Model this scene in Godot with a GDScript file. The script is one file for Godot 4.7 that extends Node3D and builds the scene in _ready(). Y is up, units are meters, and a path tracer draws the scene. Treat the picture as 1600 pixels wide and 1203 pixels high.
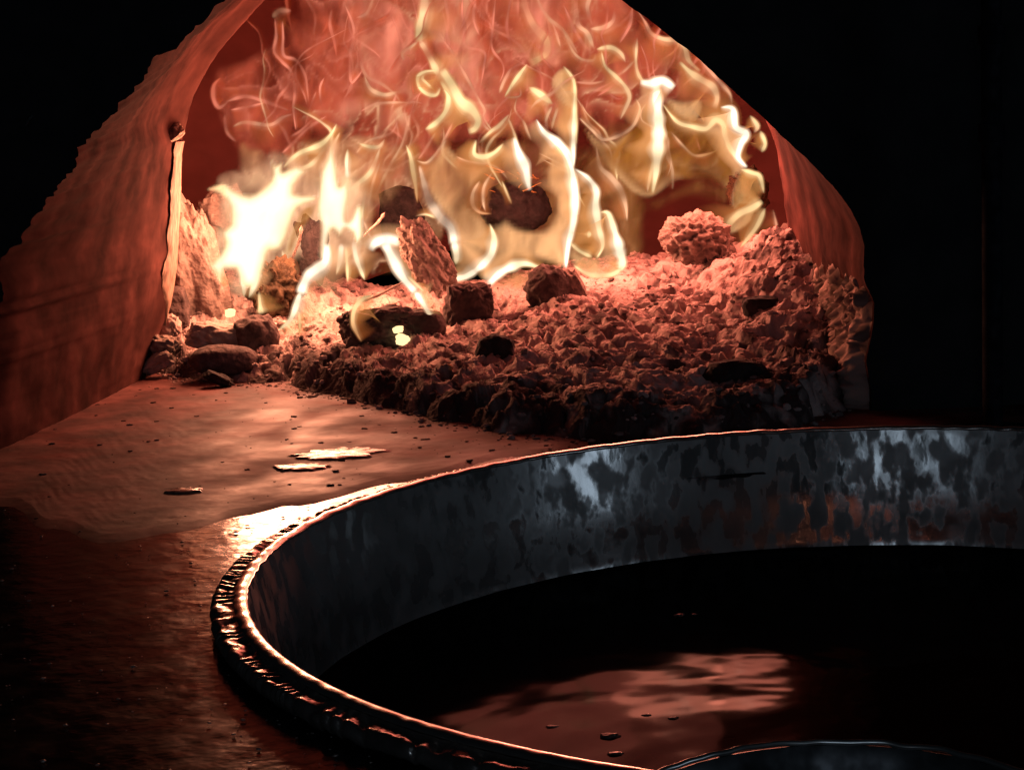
extends Node3D
# A wood fire in the mouth of a masonry furnace, a wide metal pan in front of it.
# Metres, y up, hearth top at y = 0, the camera looks along -z ("d" below is distance along -z).

const EYE := Vector3(0.0, 0.28, 0.0)
const POT := Vector3(0.238, 0.011, -1.057)      # centre of the pan's rim
const BENCH_Y := -0.0018
const FRONT_D := 1.6
const INNER_D := 2.05
const GLOW := 2.0                               # flame colours are stored divided by this

var view_basis: Basis
var focal: float
var taken := {}
var rng := RandomNumberGenerator.new()
var nz_big := FastNoiseLite.new()
var nz_mid := FastNoiseLite.new()
var nz_ridge := FastNoiseLite.new()
var nz_cell := FastNoiseLite.new()
var flame_mat: StandardMaterial3D
var fire: Node3D

func _ready() -> void:
	rng.seed = 4711
	# ---------------- camera, air, lights ----------------
	focal = 601.5 / tan(deg_to_rad(12.0))
	var cam := Camera3D.new()
	cam.name = "camera"
	cam.position = EYE
	cam.rotation_degrees = Vector3(-8.606, 0.0, -2.5)
	cam.fov = 24.0
	cam.near = 0.05
	cam.far = 60.0
	cam.current = true
	add_child(cam)
	view_basis = cam.basis
	var env := Environment.new()
	env.background_mode = Environment.BG_COLOR
	env.background_color = Color(0.0, 0.0, 0.0)
	env.tonemap_mode = Environment.TONE_MAPPER_LINEAR
	env.tonemap_exposure = 1.0
	env.sdfgi_enabled = true
	env.ssao_enabled = true
	env.ssil_enabled = true
	var we := WorldEnvironment.new()
	we.name = "air"
	we.environment = env
	add_child(we)
	setup_noise()
	# fire light, inside the flames
	fire_light(px(415, 330, 2.10), 0.200, 0.06, Color(1.0, 0.36, 0.19))
	fire_light(px(540, 345, 2.12), 0.080, 0.06, Color(1.0, 0.34, 0.19))
	fire_light(px(900, 340, 2.12), 0.075, 0.07, Color(1.0, 0.29, 0.18))
	fire_light(px(1020, 275, 2.10), 0.070, 0.07, Color(1.0, 0.27, 0.17))
	fire_light(px(1140, 275, 2.10), 0.040, 0.05, Color(1.0, 0.25, 0.16))
	fire_light(px(720, 120, 2.28), 0.060, 0.18, Color(1.0, 0.20, 0.14))
	fire_light(px(860, 20, 2.22), 0.070, 0.18, Color(1.0, 0.20, 0.14))
	# cool daylight from openings of the room behind the camera, then one added overhead fill
	room_light(Vector3(2.30, 0.33, 0.05), Vector3(0.1, 0.0, -1.4), Vector2(0.50, 0.50), 2.3)
	room_light(Vector3(-0.02, 0.33, 1.15), Vector3(0.3, 0.0, -1.45), Vector2(0.36, 0.46), 2.0)
	room_light(Vector3(-0.52, 0.33, 1.10), Vector3(0.3, 0.0, -1.45), Vector2(0.28, 0.46), 1.6)
	room_light(Vector3(0.4, 1.7, 0.7), Vector3(0.25, 0.0, -1.3), Vector2(1.6, 1.2), 0.035)

	# ---------------- large structure ----------------
	build_furnace()
	build_bench()
	build_heap()
	# ---------------- objects ----------------
	build_pan()
	build_bowl()
	build_fuel()
	build_fire()
	build_small()

# =====================================================================
# helpers
# =====================================================================
func setup_noise() -> void:
	nz_big.seed = 11
	nz_big.noise_type = FastNoiseLite.TYPE_SIMPLEX_SMOOTH
	nz_big.frequency = 1.0
	nz_big.fractal_type = FastNoiseLite.FRACTAL_FBM
	nz_big.fractal_octaves = 3
	nz_mid.seed = 23
	nz_mid.noise_type = FastNoiseLite.TYPE_SIMPLEX_SMOOTH
	nz_mid.frequency = 1.0
	nz_mid.fractal_type = FastNoiseLite.FRACTAL_FBM
	nz_mid.fractal_octaves = 4
	nz_ridge.seed = 37
	nz_ridge.noise_type = FastNoiseLite.TYPE_SIMPLEX_SMOOTH
	nz_ridge.frequency = 1.0
	nz_ridge.fractal_type = FastNoiseLite.FRACTAL_NONE
	nz_cell.seed = 41
	nz_cell.noise_type = FastNoiseLite.TYPE_CELLULAR
	nz_cell.frequency = 1.0
	nz_cell.fractal_type = FastNoiseLite.FRACTAL_NONE
	nz_cell.cellular_return_type = FastNoiseLite.RETURN_DISTANCE

func px(x: float, y: float, d: float) -> Vector3:
	var v := view_basis * Vector3((x - 800.0) / focal, -(y - 601.5) / focal, -1.0)
	return EYE + v * (d / -v.z)

func numbered(called: String) -> String:
	if not taken.has(called):
		taken[called] = 0
		return called
	taken[called] += 1
	return "%s_%03d" % [called, taken[called]]

func thing(called: String, label: String, category: String, at: Vector3, group := "") -> Node3D:
	var o := Node3D.new()
	o.name = numbered(called)
	o.position = at
	add_child(o)
	meta(o, label, category, group)
	return o

func meta(o: Node, label: String, category: String, group := "", kind := "") -> void:
	if label: o.set_meta("label", label)
	if category: o.set_meta("category", category)
	if group: o.set_meta("group", group)
	if kind: o.set_meta("kind", kind)

func obj(called: String, mesh: Mesh, mat: Material, parent: Node, at := Vector3.ZERO) -> MeshInstance3D:
	var o := MeshInstance3D.new()
	o.name = numbered(called) if parent == self else called
	o.mesh = mesh
	o.material_override = null
	if mesh is ArrayMesh:
		(mesh as ArrayMesh).surface_set_material(0, mat)
	else:
		o.material_override = mat
	o.position = at
	parent.add_child(o, true)
	return o

func mk(v: PackedVector3Array, idx: PackedInt32Array, col := PackedColorArray(), smooth := true) -> ArrayMesh:
	var a := []
	a.resize(Mesh.ARRAY_MAX)
	a[Mesh.ARRAY_VERTEX] = v
	a[Mesh.ARRAY_INDEX] = idx
	if smooth:
		var n := PackedVector3Array()
		n.resize(v.size())
		for t in range(0, idx.size(), 3):
			var i := idx[t]
			var j := idx[t + 1]
			var k := idx[t + 2]
			var c := (v[k] - v[i]).cross(v[j] - v[i])
			n[i] += c
			n[j] += c
			n[k] += c
		for i in n.size():
			n[i] = n[i].normalized() if n[i].length_squared() > 0.0 else Vector3.UP
		a[Mesh.ARRAY_NORMAL] = n
	if col.size() > 0:
		a[Mesh.ARRAY_COLOR] = col
	var m := ArrayMesh.new()
	m.add_surface_from_arrays(Mesh.PRIMITIVE_TRIANGLES, a)
	return m

# indices of a grid of nu x nv points (u runs fastest); wrap joins the last u to the first
func grid_idx(nu: int, nv: int, wrap := false, flip := false) -> PackedInt32Array:
	var idx := PackedInt32Array()
	var cols := nu if wrap else nu - 1
	idx.resize(cols * (nv - 1) * 6)
	var w := 0
	for j in nv - 1:
		for i in cols:
			var a := j * nu + i
			var b := j * nu + (i + 1) % nu
			var c := a + nu
			var e := b + nu
			if flip:
				idx[w] = a; idx[w + 1] = c; idx[w + 2] = b
				idx[w + 3] = b; idx[w + 4] = c; idx[w + 5] = e
			else:
				idx[w] = a; idx[w + 1] = b; idx[w + 2] = c
				idx[w + 3] = b; idx[w + 4] = e; idx[w + 5] = c
			w += 6
	return idx

func lathe(prof: Array, segs: int, flip := false) -> ArrayMesh:
	var v := PackedVector3Array()
	for p in prof:
		for i in segs:
			var t := TAU * i / segs
			v.append(Vector3(cos(t) * p.x, p.y, sin(t) * p.x))
	return mk(v, grid_idx(segs, prof.size(), true, flip))

# a lump of rock, char or clod: a welded cube sphere, pushed in and out by noise
func lump(seed_: int, size: Vector3, rough: float, freq: float, boxy := 0.0, n := 14, flaky := 0.0) -> ArrayMesh:
	var v := PackedVector3Array()
	var idx := PackedInt32Array()
	var at := {}
	var off := Vector3(seed_ * 7.31, seed_ * 3.17, seed_ * 5.73)
	for f in 6:
		var ids := PackedInt32Array()
		for j in n + 1:
			for i in n + 1:
				var a := 2.0 * i / n - 1.0
				var b := 2.0 * j / n - 1.0
				var c: Vector3
				match f:
					0: c = Vector3(1, b, -a)
					1: c = Vector3(-1, b, a)
					2: c = Vector3(a, 1, -b)
					3: c = Vector3(a, -1, b)
					4: c = Vector3(a, b, 1)
					_: c = Vector3(-a, b, -1)
				var key := Vector3i((c * 1000.0).round())
				if not at.has(key):
					at[key] = v.size()
					var s := c.normalized()
					var p := s.lerp(c * 0.80, boxy)
					var k := nz_mid.get_noise_3dv(p * freq + off) * rough
					k += nz_ridge.get_noise_3dv(p * freq * 0.45 + off * 2.0) * rough * 0.8
					if flaky > 0.0:
						k += (nz_cell.get_noise_3dv(p * freq * 1.6 + off) + 0.6) * flaky
					v.append(p * (1.0 + k) * size)
				ids.append(at[key])
		for j in n:
			for i in n:
				var a := ids[j * (n + 1) + i]
				var b := ids[j * (n + 1) + i + 1]
				var c := ids[(j + 1) * (n + 1) + i]
				var e := ids[(j + 1) * (n + 1) + i + 1]
				idx.append_array(PackedInt32Array([a, c, b, b, c, e]))
	return mk(v, idx)

func noise_tex(freq: float, lo: Color, hi: Color, octaves := 5, seed_ := 1, type := FastNoiseLite.TYPE_SIMPLEX_SMOOTH, size := 512) -> NoiseTexture2D:
	var n := FastNoiseLite.new()
	n.seed = seed_
	n.noise_type = type
	n.frequency = freq
	n.fractal_octaves = octaves
	var g := Gradient.new()
	g.set_color(0, lo)
	g.set_color(1, hi)
	var t := NoiseTexture2D.new()
	t.width = size
	t.height = size
	t.seamless = true
	t.noise = n
	t.color_ramp = g
	return t

func lin(r: float, g: float, b: float) -> Color:
	return Color(r, g, b).linear_to_srgb()

func mat(c: Color, rough: float, metal := 0.0, spec := 0.5) -> StandardMaterial3D:
	var m := StandardMaterial3D.new()
	m.albedo_color = c
	m.roughness = rough
	m.metallic = metal
	m.metallic_specular = spec
	return m

func tri(m: StandardMaterial3D, per_metre: float) -> StandardMaterial3D:
	m.uv1_triplanar = true
	m.uv1_world_triplanar = true
	m.uv1_scale = Vector3.ONE * per_metre
	return m

func fire_light(at: Vector3, energy: float, size: float, c: Color) -> void:
	var l := OmniLight3D.new()
	l.name = "fire_light"
	l.position = at
	l.light_color = c.linear_to_srgb()
	l.light_energy = energy
	l.light_size = size
	l.omni_range = 6.0
	l.omni_attenuation = 2.0
	l.shadow_enabled = true
	add_child(l, true)

func room_light(at: Vector3, towards: Vector3, size: Vector2, radiance: float) -> void:
	var l := AreaLight3D.new()
	l.name = "window_or_fill_light"
	l.area_normalize_energy = true
	l.area_size = size
	l.light_color = Color(0.80, 0.90, 1.0)
	l.light_energy = radiance * size.x * size.y / PI
	l.shadow_enabled = true
	add_child(l, true)
	l.look_at_from_position(at, towards, Vector3.UP)

func smooth_path(p: PackedVector2Array, step: float, closed := false) -> PackedVector2Array:
	var out := PackedVector2Array()
	var n := p.size()
	var last := n if closed else n - 1
	for i in last:
		var a := p[(i - 1 + n) % n] if closed or i > 0 else p[0]
		var b := p[i]
		var c := p[(i + 1) % n]
		var e := p[(i + 2) % n] if closed or i + 2 < n else p[n - 1]
		var k := maxi(1, int(ceil(b.distance_to(c) / step)))
		for s in k:
			out.append(b.cubic_interpolate(c, a, e, float(s) / k))
	if not closed:
		out.append(p[n - 1])
	return out

func resample(p: PackedVector2Array, n: int) -> PackedVector2Array:
	var acc := PackedFloat32Array([0.0])
	for i in range(1, p.size()):
		acc.append(acc[i - 1] + p[i].distance_to(p[i - 1]))
	var out := PackedVector2Array()
	var j := 0
	for k in n:
		var s := acc[acc.size() - 1] * k / (n - 1)
		while j < p.size() - 2 and acc[j + 1] < s:
			j += 1
		out.append(p[j].lerp(p[j + 1], clampf((s - acc[j]) / maxf(acc[j + 1] - acc[j], 1e-6), 0, 1)))
	return out

func curve_at(p: Array, x: float) -> float:
	if x <= p[0].x:
		return p[0].y
	for i in range(1, p.size()):
		if x <= p[i].x:
			var t: float = (x - p[i - 1].x) / (p[i].x - p[i - 1].x)
			return lerpf(p[i - 1].y, p[i].y, t * t * (3.0 - 2.0 * t))
	return p[p.size() - 1].y

# =====================================================================
# furnace: black front wall, arch lining (the jambs), chamber, hearth floor
# =====================================================================
var lip := [Vector2(-1.6, 1.46), Vector2(-0.60, 1.42), Vector2(-0.393, 1.351), Vector2(-0.335, 1.262), Vector2(-0.288, 1.208), Vector2(-0.232, 1.235), Vector2(-0.205, 1.272),
	Vector2(-0.165, 1.305), Vector2(-0.09, 1.37), Vector2(0.0, 1.455), Vector2(0.1, 1.505), Vector2(0.3, 1.525), Vector2(0.6, 1.5), Vector2(1.6, 1.5)]

func build_furnace() -> void:
	var furnace := thing("furnace", "soot black masonry furnace with an arched mouth glowing red inside", "furnace", Vector3(0, 0, -FRONT_D))
	var shift := Vector3(0, 0, FRONT_D)
	var front := smooth_path(PackedVector2Array([Vector2(-0.463, -0.03), Vector2(-0.461, 0.03), Vector2(-0.456, 0.09), Vector2(-0.448, 0.156), Vector2(-0.428, 0.185), Vector2(-0.388, 0.236),
		Vector2(-0.343, 0.284), Vector2(-0.318, 0.307), Vector2(-0.292, 0.339), Vector2(-0.265, 0.356), Vector2(-0.246, 0.372), Vector2(-0.222, 0.394), Vector2(-0.15, 0.435), Vector2(-0.06, 0.452),
		Vector2(0.03, 0.425), Vector2(0.109, 0.371), Vector2(0.179, 0.313), Vector2(0.245, 0.249), Vector2(0.283, 0.210), Vector2(0.306, 0.179), Vector2(0.317, 0.148), Vector2(0.3155, 0.118),
		Vector2(0.325, 0.097), Vector2(0.322, 0.068), Vector2(0.317, 0.045), Vector2(0.321, 0.02), Vector2(0.320, -0.03)]), 0.02)
	var inner := smooth_path(PackedVector2Array([Vector2(-0.412, -0.03), Vector2(-0.411, 0.01), Vector2(-0.383, 0.098), Vector2(-0.369, 0.19), Vector2(-0.358, 0.268), Vector2(-0.31, 0.36), Vector2(-0.2, 0.45),
		Vector2(-0.04, 0.49), Vector2(0.13, 0.45), Vector2(0.22, 0.37), Vector2(0.285, 0.29), Vector2(0.308, 0.234), Vector2(0.318, 0.16), Vector2(0.325, 0.104), Vector2(0.332, 0.0), Vector2(0.332, -0.03)]), 0.02)
	var n := 420
	front = resample(front, n)
	inner = resample(inner, n)
	for i in n:                       # chipped plaster along the edge, most on the left haunch
		var p := front[i]
		var left := clampf((-p.x - 0.15) / 0.2, 0.12, 1.0) * clampf((p.y - 0.02) / 0.1, 0.3, 1.0)
		var k := nz_mid.get_noise_2d(p.x * 22.0, p.y * 22.0) * 0.010 + absf(nz_ridge.get_noise_2d(p.x * 75.0, p.y * 75.0)) * 0.005 + nz_big.get_noise_2d(p.x * 170.0, p.y * 170.0) * 0.003
		front[i] = p + (p - Vector2(-0.07, 0.1)).normalized() * k * left
	var hub := Vector2(-0.05, 0.08)
	# lining
	var rows := 46
	var v := PackedVector3Array()
	for j in rows:
		var t := float(j) / (rows - 1)
		for i in n:
			var p := front[i].lerp(inner[i], pow(t, 0.85))
			var d := lerpf(FRONT_D, INNER_D, t)
			var out := (p - hub).normalized()
			var k := nz_mid.get_noise_3d(p.x * 7.0, p.y * 7.0, d * 7.0) * 0.003 + nz_big.get_noise_3d(p.x * 45.0, p.y * 45.0, d * 22.0) * 0.0003
			# crusty, swollen edge towards the fire
			var e := smoothstep(0.90, 0.97, t)
			k -= e * (0.0015 + 0.002 * nz_mid.get_noise_3d(p.x * 30.0, p.y * 22.0, 4.0))
			var low := smoothstep(0.16, 0.05, p.y) * (1.0 if p.x > 0.0 else 0.15)
			k -= low * (0.5 + nz_mid.get_noise_3d(p.x * 40.0, p.y * 40.0, d * 40.0)) * 0.010 * smoothstep(0.0, 0.1, t)
			if p.x < 0.0:            # the jamb is an upright block; the arch springs from behind its top edge
				k += 0.011 * smoothstep(0.258, 0.276, p.y) * smoothstep(0.20, 0.70, t) * smoothstep(0.99, 0.86, t)
			k *= smoothstep(0.0, 0.06, t)
			p += out * k
			v.append(Vector3(p.x, p.y, -d) + shift)
	var plaster := tri(mat(Color.WHITE, 1.0, 0.0, 0.08), 2.4)
	plaster.albedo_texture = noise_tex(0.012, lin(0.016, 0.0068, 0.0062), lin(0.120, 0.046, 0.039), 6, 5)
	plaster.heightmap_enabled = true
	plaster.heightmap_scale = 0.03
	plaster.heightmap_texture = noise_tex(0.03, Color.BLACK, Color.WHITE, 6, 8)
	obj("arch_lining", mk(v, grid_idx(n, rows, false, false)), plaster, furnace)
	# pale strip, the firelight put into its colour, where the left jamb ends towards the fire, with a knob of plaster on top
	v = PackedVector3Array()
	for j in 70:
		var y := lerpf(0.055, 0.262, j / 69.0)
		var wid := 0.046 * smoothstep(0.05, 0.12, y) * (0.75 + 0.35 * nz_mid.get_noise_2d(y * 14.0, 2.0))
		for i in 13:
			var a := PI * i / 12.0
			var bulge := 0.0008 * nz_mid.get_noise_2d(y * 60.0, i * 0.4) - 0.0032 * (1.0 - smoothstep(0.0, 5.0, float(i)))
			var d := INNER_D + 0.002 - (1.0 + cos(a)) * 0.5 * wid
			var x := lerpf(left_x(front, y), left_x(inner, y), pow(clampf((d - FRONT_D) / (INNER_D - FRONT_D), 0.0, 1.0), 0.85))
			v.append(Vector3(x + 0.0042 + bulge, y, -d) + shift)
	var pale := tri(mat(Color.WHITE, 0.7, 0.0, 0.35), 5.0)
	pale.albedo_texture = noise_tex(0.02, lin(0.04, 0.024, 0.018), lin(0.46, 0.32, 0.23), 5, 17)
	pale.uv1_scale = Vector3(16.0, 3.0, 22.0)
	obj("firelit_edge", mk(v, grid_idx(13, 70, false, true)), pale, furnace)
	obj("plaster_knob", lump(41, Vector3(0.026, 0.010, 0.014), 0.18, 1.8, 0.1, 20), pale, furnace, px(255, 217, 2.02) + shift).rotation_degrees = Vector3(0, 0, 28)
	# chamber behind the mouth
	v = PackedVector3Array()
	var steps := [Vector2(2.05, 1.0), Vector2(2.062, 1.02), Vector2(2.072, 1.10), Vector2(2.08, 1.30), Vector2(2.11, 1.45), Vector2(2.20, 1.52), Vector2(2.35, 1.54), Vector2(2.5, 1.52), Vector2(2.62, 1.44), Vector2(2.72, 1.28), Vector2(2.78, 1.05), Vector2(2.81, 0.75), Vector2(2.825, 0.4), Vector2(2.83, 0.02)]
	var m := 150
	var ring := resample(inner, m)
	for s in steps.size():
		for i in m:
			var p: Vector2 = hub + (ring[i] - hub) * steps[s].y
			var d: float = steps[s].x
			if s > 0:
				var k := nz_mid.get_noise_3d(p.x * 7.0, p.y * 7.0, d * 7.0) * 0.02 + nz_mid.get_noise_3d(p.x * 30.0, p.y * 30.0, d * 30.0) * 0.005
				p += (p - hub).normalized() * k * minf(1.0, s * 0.4)
				d += k * (0.0 if s < 8 else 1.0)
			v.append(Vector3(p.x, maxf(p.y, -0.03), -d) + shift)
	var baked := tri(mat(Color.WHITE, 0.9, 0.0, 0.3), 2.4)
	baked.albedo_texture = noise_tex(0.012, lin(0.17, 0.062, 0.056), lin(0.27, 0.100, 0.090), 6, 6)
	obj("chamber_wall", mk(v, grid_idx(m, steps.size(), false, false)), baked, furnace)
	# front face
	var outer := PackedVector2Array()
	for i in n:
		var t := float(i) / (n - 1)
		var q: Vector2
		if t < 0.3: q = Vector2(-2.4, lerpf(-0.03, 1.9, t / 0.3))
		elif t < 0.7: q = Vector2(lerpf(-2.4, 2.4, (t - 0.3) / 0.4), 1.9)
		else: q = Vector2(2.4, lerpf(1.9, -0.03, (t - 0.7) / 0.3))
		outer.append(q)
	v = PackedVector3Array()
	var frows := 14
	for j in frows:
		var t := pow(float(j) / (frows - 1), 2.2)
		for i in n:
			var p := front[i].lerp(outer[i], t)
			var bump := nz_mid.get_noise_2d(p.x * 5.0, p.y * 5.0) * 0.006 * minf(1.0, t * 20.0)
			v.append(Vector3(p.x, p.y, bump))
	var soot := tri(mat(Color.WHITE, 0.75, 0.0, 0.3), 2.0)
	soot.albedo_texture = noise_tex(0.02, lin(0.008, 0.008, 0.009), lin(0.022, 0.020, 0.020), 5, 15)
	obj("front_wall", mk(v, grid_idx(n, frows, false, true)), soot, furnace)
	# hearth floor with its rounded front lip
	v = PackedVector3Array()
	var nu := 300
	var nv := 190
	for j in nv:
		for i in nu:
			var x := lerpf(-1.0, 0.9, float(i) / (nu - 1))
			var l := curve_at(lip, x) + nz_mid.get_noise_2d(x * 18.0, 3.0) * 0.006 + nz_mid.get_noise_2d(x * 90.0, 13.0) * 0.002
			var y := 0.0
			var d := l
			if j < 6:
				var a := j / 6.0 * PI / 2.0
				d = l + 0.030 * j / 6.0
				y = lerpf(BENCH_Y - 0.0012, 0.0, pow(j / 6.0, 0.7))
			else:
				var t := float(j - 6) / (nv - 7)
				d = lerpf(l + 0.030, 2.86, pow(t, 1.35))
				y = 0.0
			var k := nz_mid.get_noise_2d(x * 9.0, d * 6.0) * 0.0005 + nz_big.get_noise_2d(x * 70.0, d * 60.0) * 0.0005
			v.append(Vector3(x, y + k * smoothstep(4.0, 14.0, float(j)), -d) + shift)
	var floor_mat := tri(mat(Color.WHITE, 1.0, 0.0, 0.22), 2.2)
	floor_mat.albedo_texture = noise_tex(0.010, lin(0.034, 0.013, 0.012), lin(0.23, 0.090, 0.080), 6, 25)
	floor_mat.roughness_texture = noise_tex(0.008, Color(0.42, 0.42, 0.42), Color(0.85, 0.85, 0.85), 5, 26)
	floor_mat.heightmap_enabled = true
	floor_mat.heightmap_scale = 0.05
	floor_mat.heightmap_texture = noise_tex(0.03, Color.BLACK, Color.WHITE, 6, 27)
	var fl := obj("hearth_floor", mk(v, grid_idx(nu, nv, false, true)), floor_mat, furnace)
	var soil := MultiMesh.new()
	soil.transform_format = MultiMesh.TRANSFORM_3D
	soil.use_colors = true
	soil.mesh = lump(7, Vector3.ONE, 0.5, 1.6, 0.3, 4)
	var soil_m := mat(Color.WHITE, 0.9, 0.0, 0.2)
	soil_m.vertex_color_use_as_albedo = true
	(soil.mesh as ArrayMesh).surface_set_material(0, soil_m)
	soil.instance_count = 520
	for i in 520:
		var x := rng.randf_range(-0.50, 0.08)
		var f := curve_at(bank, x)
		var l := curve_at(lip, x)
		var d := lerpf(f + 0.01, l + 0.01, pow(rng.randf(), 3.4))
		var sz := lerpf(0.0003, 0.0019, pow(rng.randf(), 3.4))
		var bb := Basis.from_euler(Vector3(0, rng.randf() * TAU, 0)).scaled(Vector3(sz * 1.8, sz * 0.6, sz * 1.2))
		soil.set_instance_transform(i, Transform3D(bb, Vector3(x, sz * 0.25, -d) + shift))
		soil.set_instance_color(i, Color(0.02, 0.015, 0.015).lerp(Color(0.30, 0.20, 0.17), pow(rng.randf(), 1.6)))
	var si := MultiMeshInstance3D.new()
	si.name = "ash_specks"
	si.multimesh = soil
	meta(si, "", "", "", "stuff")
	fl.add_child(si, true)
	# mud and ash caked on the foot of the right jamb
	v = PackedVector3Array()
	var col := PackedColorArray()
	for j in 110:
		var t := float(j) / 109.0
		var d := lerpf(1.604, 2.045, t)
		for i in 70:
			var hgt := lerpf(0.118, 0.112, t) + nz_mid.get_noise_2d(d * 26.0, 2.0) * 0.018
			var y := lerpf(-0.012, hgt, i / 69.0)
			var x := lerpf(right_x(front, y), right_x(inner, y), pow(t, 0.85))
			var thick := (0.010 + 0.016 * smoothstep(0.10, 0.0, y)) * smoothstep(1.0, 0.86, i / 69.0) * smoothstep(0.0, 0.05, t)
			thick += (nz_mid.get_noise_3d(d * 55.0, y * 55.0, 1.0) * 0.011 - maxf(0.0, nz_ridge.get_noise_3d(d * 80.0, y * 80.0, 6.0) - 0.25) * 0.02 + (0.35 - absf(nz_ridge.get_noise_3d(d * 60.0, y * 70.0, 3.0))) * 0.007) * smoothstep(1.0, 0.9, i / 69.0) * smoothstep(0.0, 0.04, t)
			v.append(Vector3(x - thick + 0.0015, y + nz_ridge.get_noise_2d(d * 50.0, y * 50.0) * 0.004, -d) + shift)
			var ash := smoothstep(-0.3, 0.5, nz_mid.get_noise_3d(d * 30.0, y * 30.0, 7.0))
			col.append(Color(0.16, 0.11, 0.098).lerp(Color(0.44, 0.31, 0.27), ash))
	var mud := mat(Color.WHITE, 0.95, 0.0, 0.2)
	mud.vertex_color_use_as_albedo = true
	obj("caked_mud", mk(v, grid_idx(70, 110, false, false), col), mud, furnace)

func left_x(arch: PackedVector2Array, y: float) -> float:
	for i in arch.size() - 1:
		if arch[i].x > 0.0:
			break
		if arch[i].y <= y and arch[i + 1].y > y:
			return lerpf(arch[i].x, arch[i + 1].x, (y - arch[i].y) / (arch[i + 1].y - arch[i].y))
	return arch[0].x

# x of the right-hand side of an arch outline at height y
func right_x(arch: PackedVector2Array, y: float) -> float:
	for i in range(arch.size() - 1, 0, -1):
		if arch[i].x < 0.0:
			break
		if (arch[i].y <= y and arch[i - 1].y >= y) or (arch[i].y >= y and arch[i - 1].y <= y):
			return arch[i].x
	return arch[arch.size() - 1].x

func build_bench() -> void:
	var bench := thing("bench", "dark greasy metal bench in front of the furnace mouth", "bench", Vector3(POT.x, BENCH_Y, POT.z))
	var v := PackedVector3Array()
	var segs := 360
	var rads := 90
	for j in rads:
		var r := 0.3995 + 1.7 * pow(float(j) / (rads - 1), 2.0)
		for i in segs:
			var t := TAU * i / segs
			var x := cos(t) * r
			var z := sin(t) * r
			var k := nz_mid.get_noise_2d((x + POT.x) * 7.0, z * 7.0) * 0.0005
			v.append(Vector3(x, k - (0.02 if j == 0 else 0.0), z))
	var m := tri(mat(Color.WHITE, 1.0, 0.0, 0.36), 3.0)
	m.albedo_texture = noise_tex(0.014, lin(0.003, 0.003, 0.003), lin(0.014, 0.011, 0.010), 6, 31)
	m.roughness_texture = noise_tex(0.02, Color(0.10, 0.10, 0.10), Color(0.27, 0.27, 0.27), 5, 32)
	m.heightmap_enabled = true
	m.heightmap_scale = 0.032
	m.heightmap_texture = noise_tex(0.035, Color.BLACK, Color.WHITE, 5, 33)
	obj("bench_top", mk(v, grid_idx(segs, rads, true, true)), m, bench)
	var grit := MultiMesh.new()
	grit.transform_format = MultiMesh.TRANSFORM_3D
	grit.mesh = lump(4, Vector3.ONE, 0.5, 1.6, 0.3, 4)
	(grit.mesh as ArrayMesh).surface_set_material(0, mat(lin(0.30, 0.24, 0.21), 0.35, 0.4))
	grit.instance_count = 900
	for i in 900:
		var r := 0.40 + 0.5 * pow(rng.randf(), 1.4)
		var t := rng.randf_range(PI * 0.62, PI * 1.42)
		var s := lerpf(0.0003, 0.0011, pow(rng.randf(), 3.0))
		var b := Basis.from_euler(Vector3(rng.randf() * TAU, rng.randf() * TAU, 0)).scaled(Vector3(s * 1.5, s * 0.6, s))
		grit.set_instance_transform(i, Transform3D(b, Vector3(cos(t) * r, s * 0.3 + 0.0008, sin(t) * r)))
	var gi := MultiMeshInstance3D.new()
	gi.name = "grit"
	gi.multimesh = grit
	meta(gi, "", "", "", "stuff")
	bench.add_child(gi, true)

# =====================================================================
# ember heap
# =====================================================================
var bank := [Vector2(-0.50, 2.12), Vector2(-0.42, 2.05), Vector2(-0.345, 1.975), Vector2(-0.265, 1.93), Vector2(-0.19, 1.83), Vector2(-0.125, 1.727), Vector2(-0.06, 1.63), Vector2(0.0, 1.555), Vector2(0.09, 1.49), Vector2(0.19, 1.485), Vector2(0.245, 1.525), Vector2(0.29, 1.60), Vector2(0.32, 1.655), Vector2(0.345, 1.69), Vector2(0.5, 1.75)]
var rise := [Vector2(-0.45, 0.10), Vector2(-0.3, 0.075), Vector2(-0.08, 0.058), Vector2(0.14, 0.085), Vector2(0.24, 0.085), Vector2(0.31, 0.10), Vector2(0.4, 0.12)]

func heap_base(x: float, d: float) -> float:
	var f := curve_at(bank, x)
	var up := d - f
	if up < -0.03:
		return -0.02
	var step := curve_at([Vector2(-0.5, 0.016), Vector2(-0.1, 0.026), Vector2(0.1, 0.030), Vector2(0.4, 0.026)], x)
	var top := curve_at(rise, x)
	var y := -0.02 + (step + 0.02) * smoothstep(-0.03, 0.055, up)
	y += (top - step) * smoothstep(0.02, maxf(2.28 - f, 0.2), up)
	# piled against the right jamb
	var side := smoothstep(0.19, 0.325, x) * smoothstep(1.50, 1.98, d) * smoothstep(2.3, 2.0, d)
	y += 0.060 * side
	# against the left chamber wall
	y += 0.03 * smoothstep(-0.32, -0.42, x) * smoothstep(2.05, 2.2, d)
	# the heap falls away behind its crest
	y -= 0.05 * smoothstep(2.35, 2.6, d)
	return y

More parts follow.
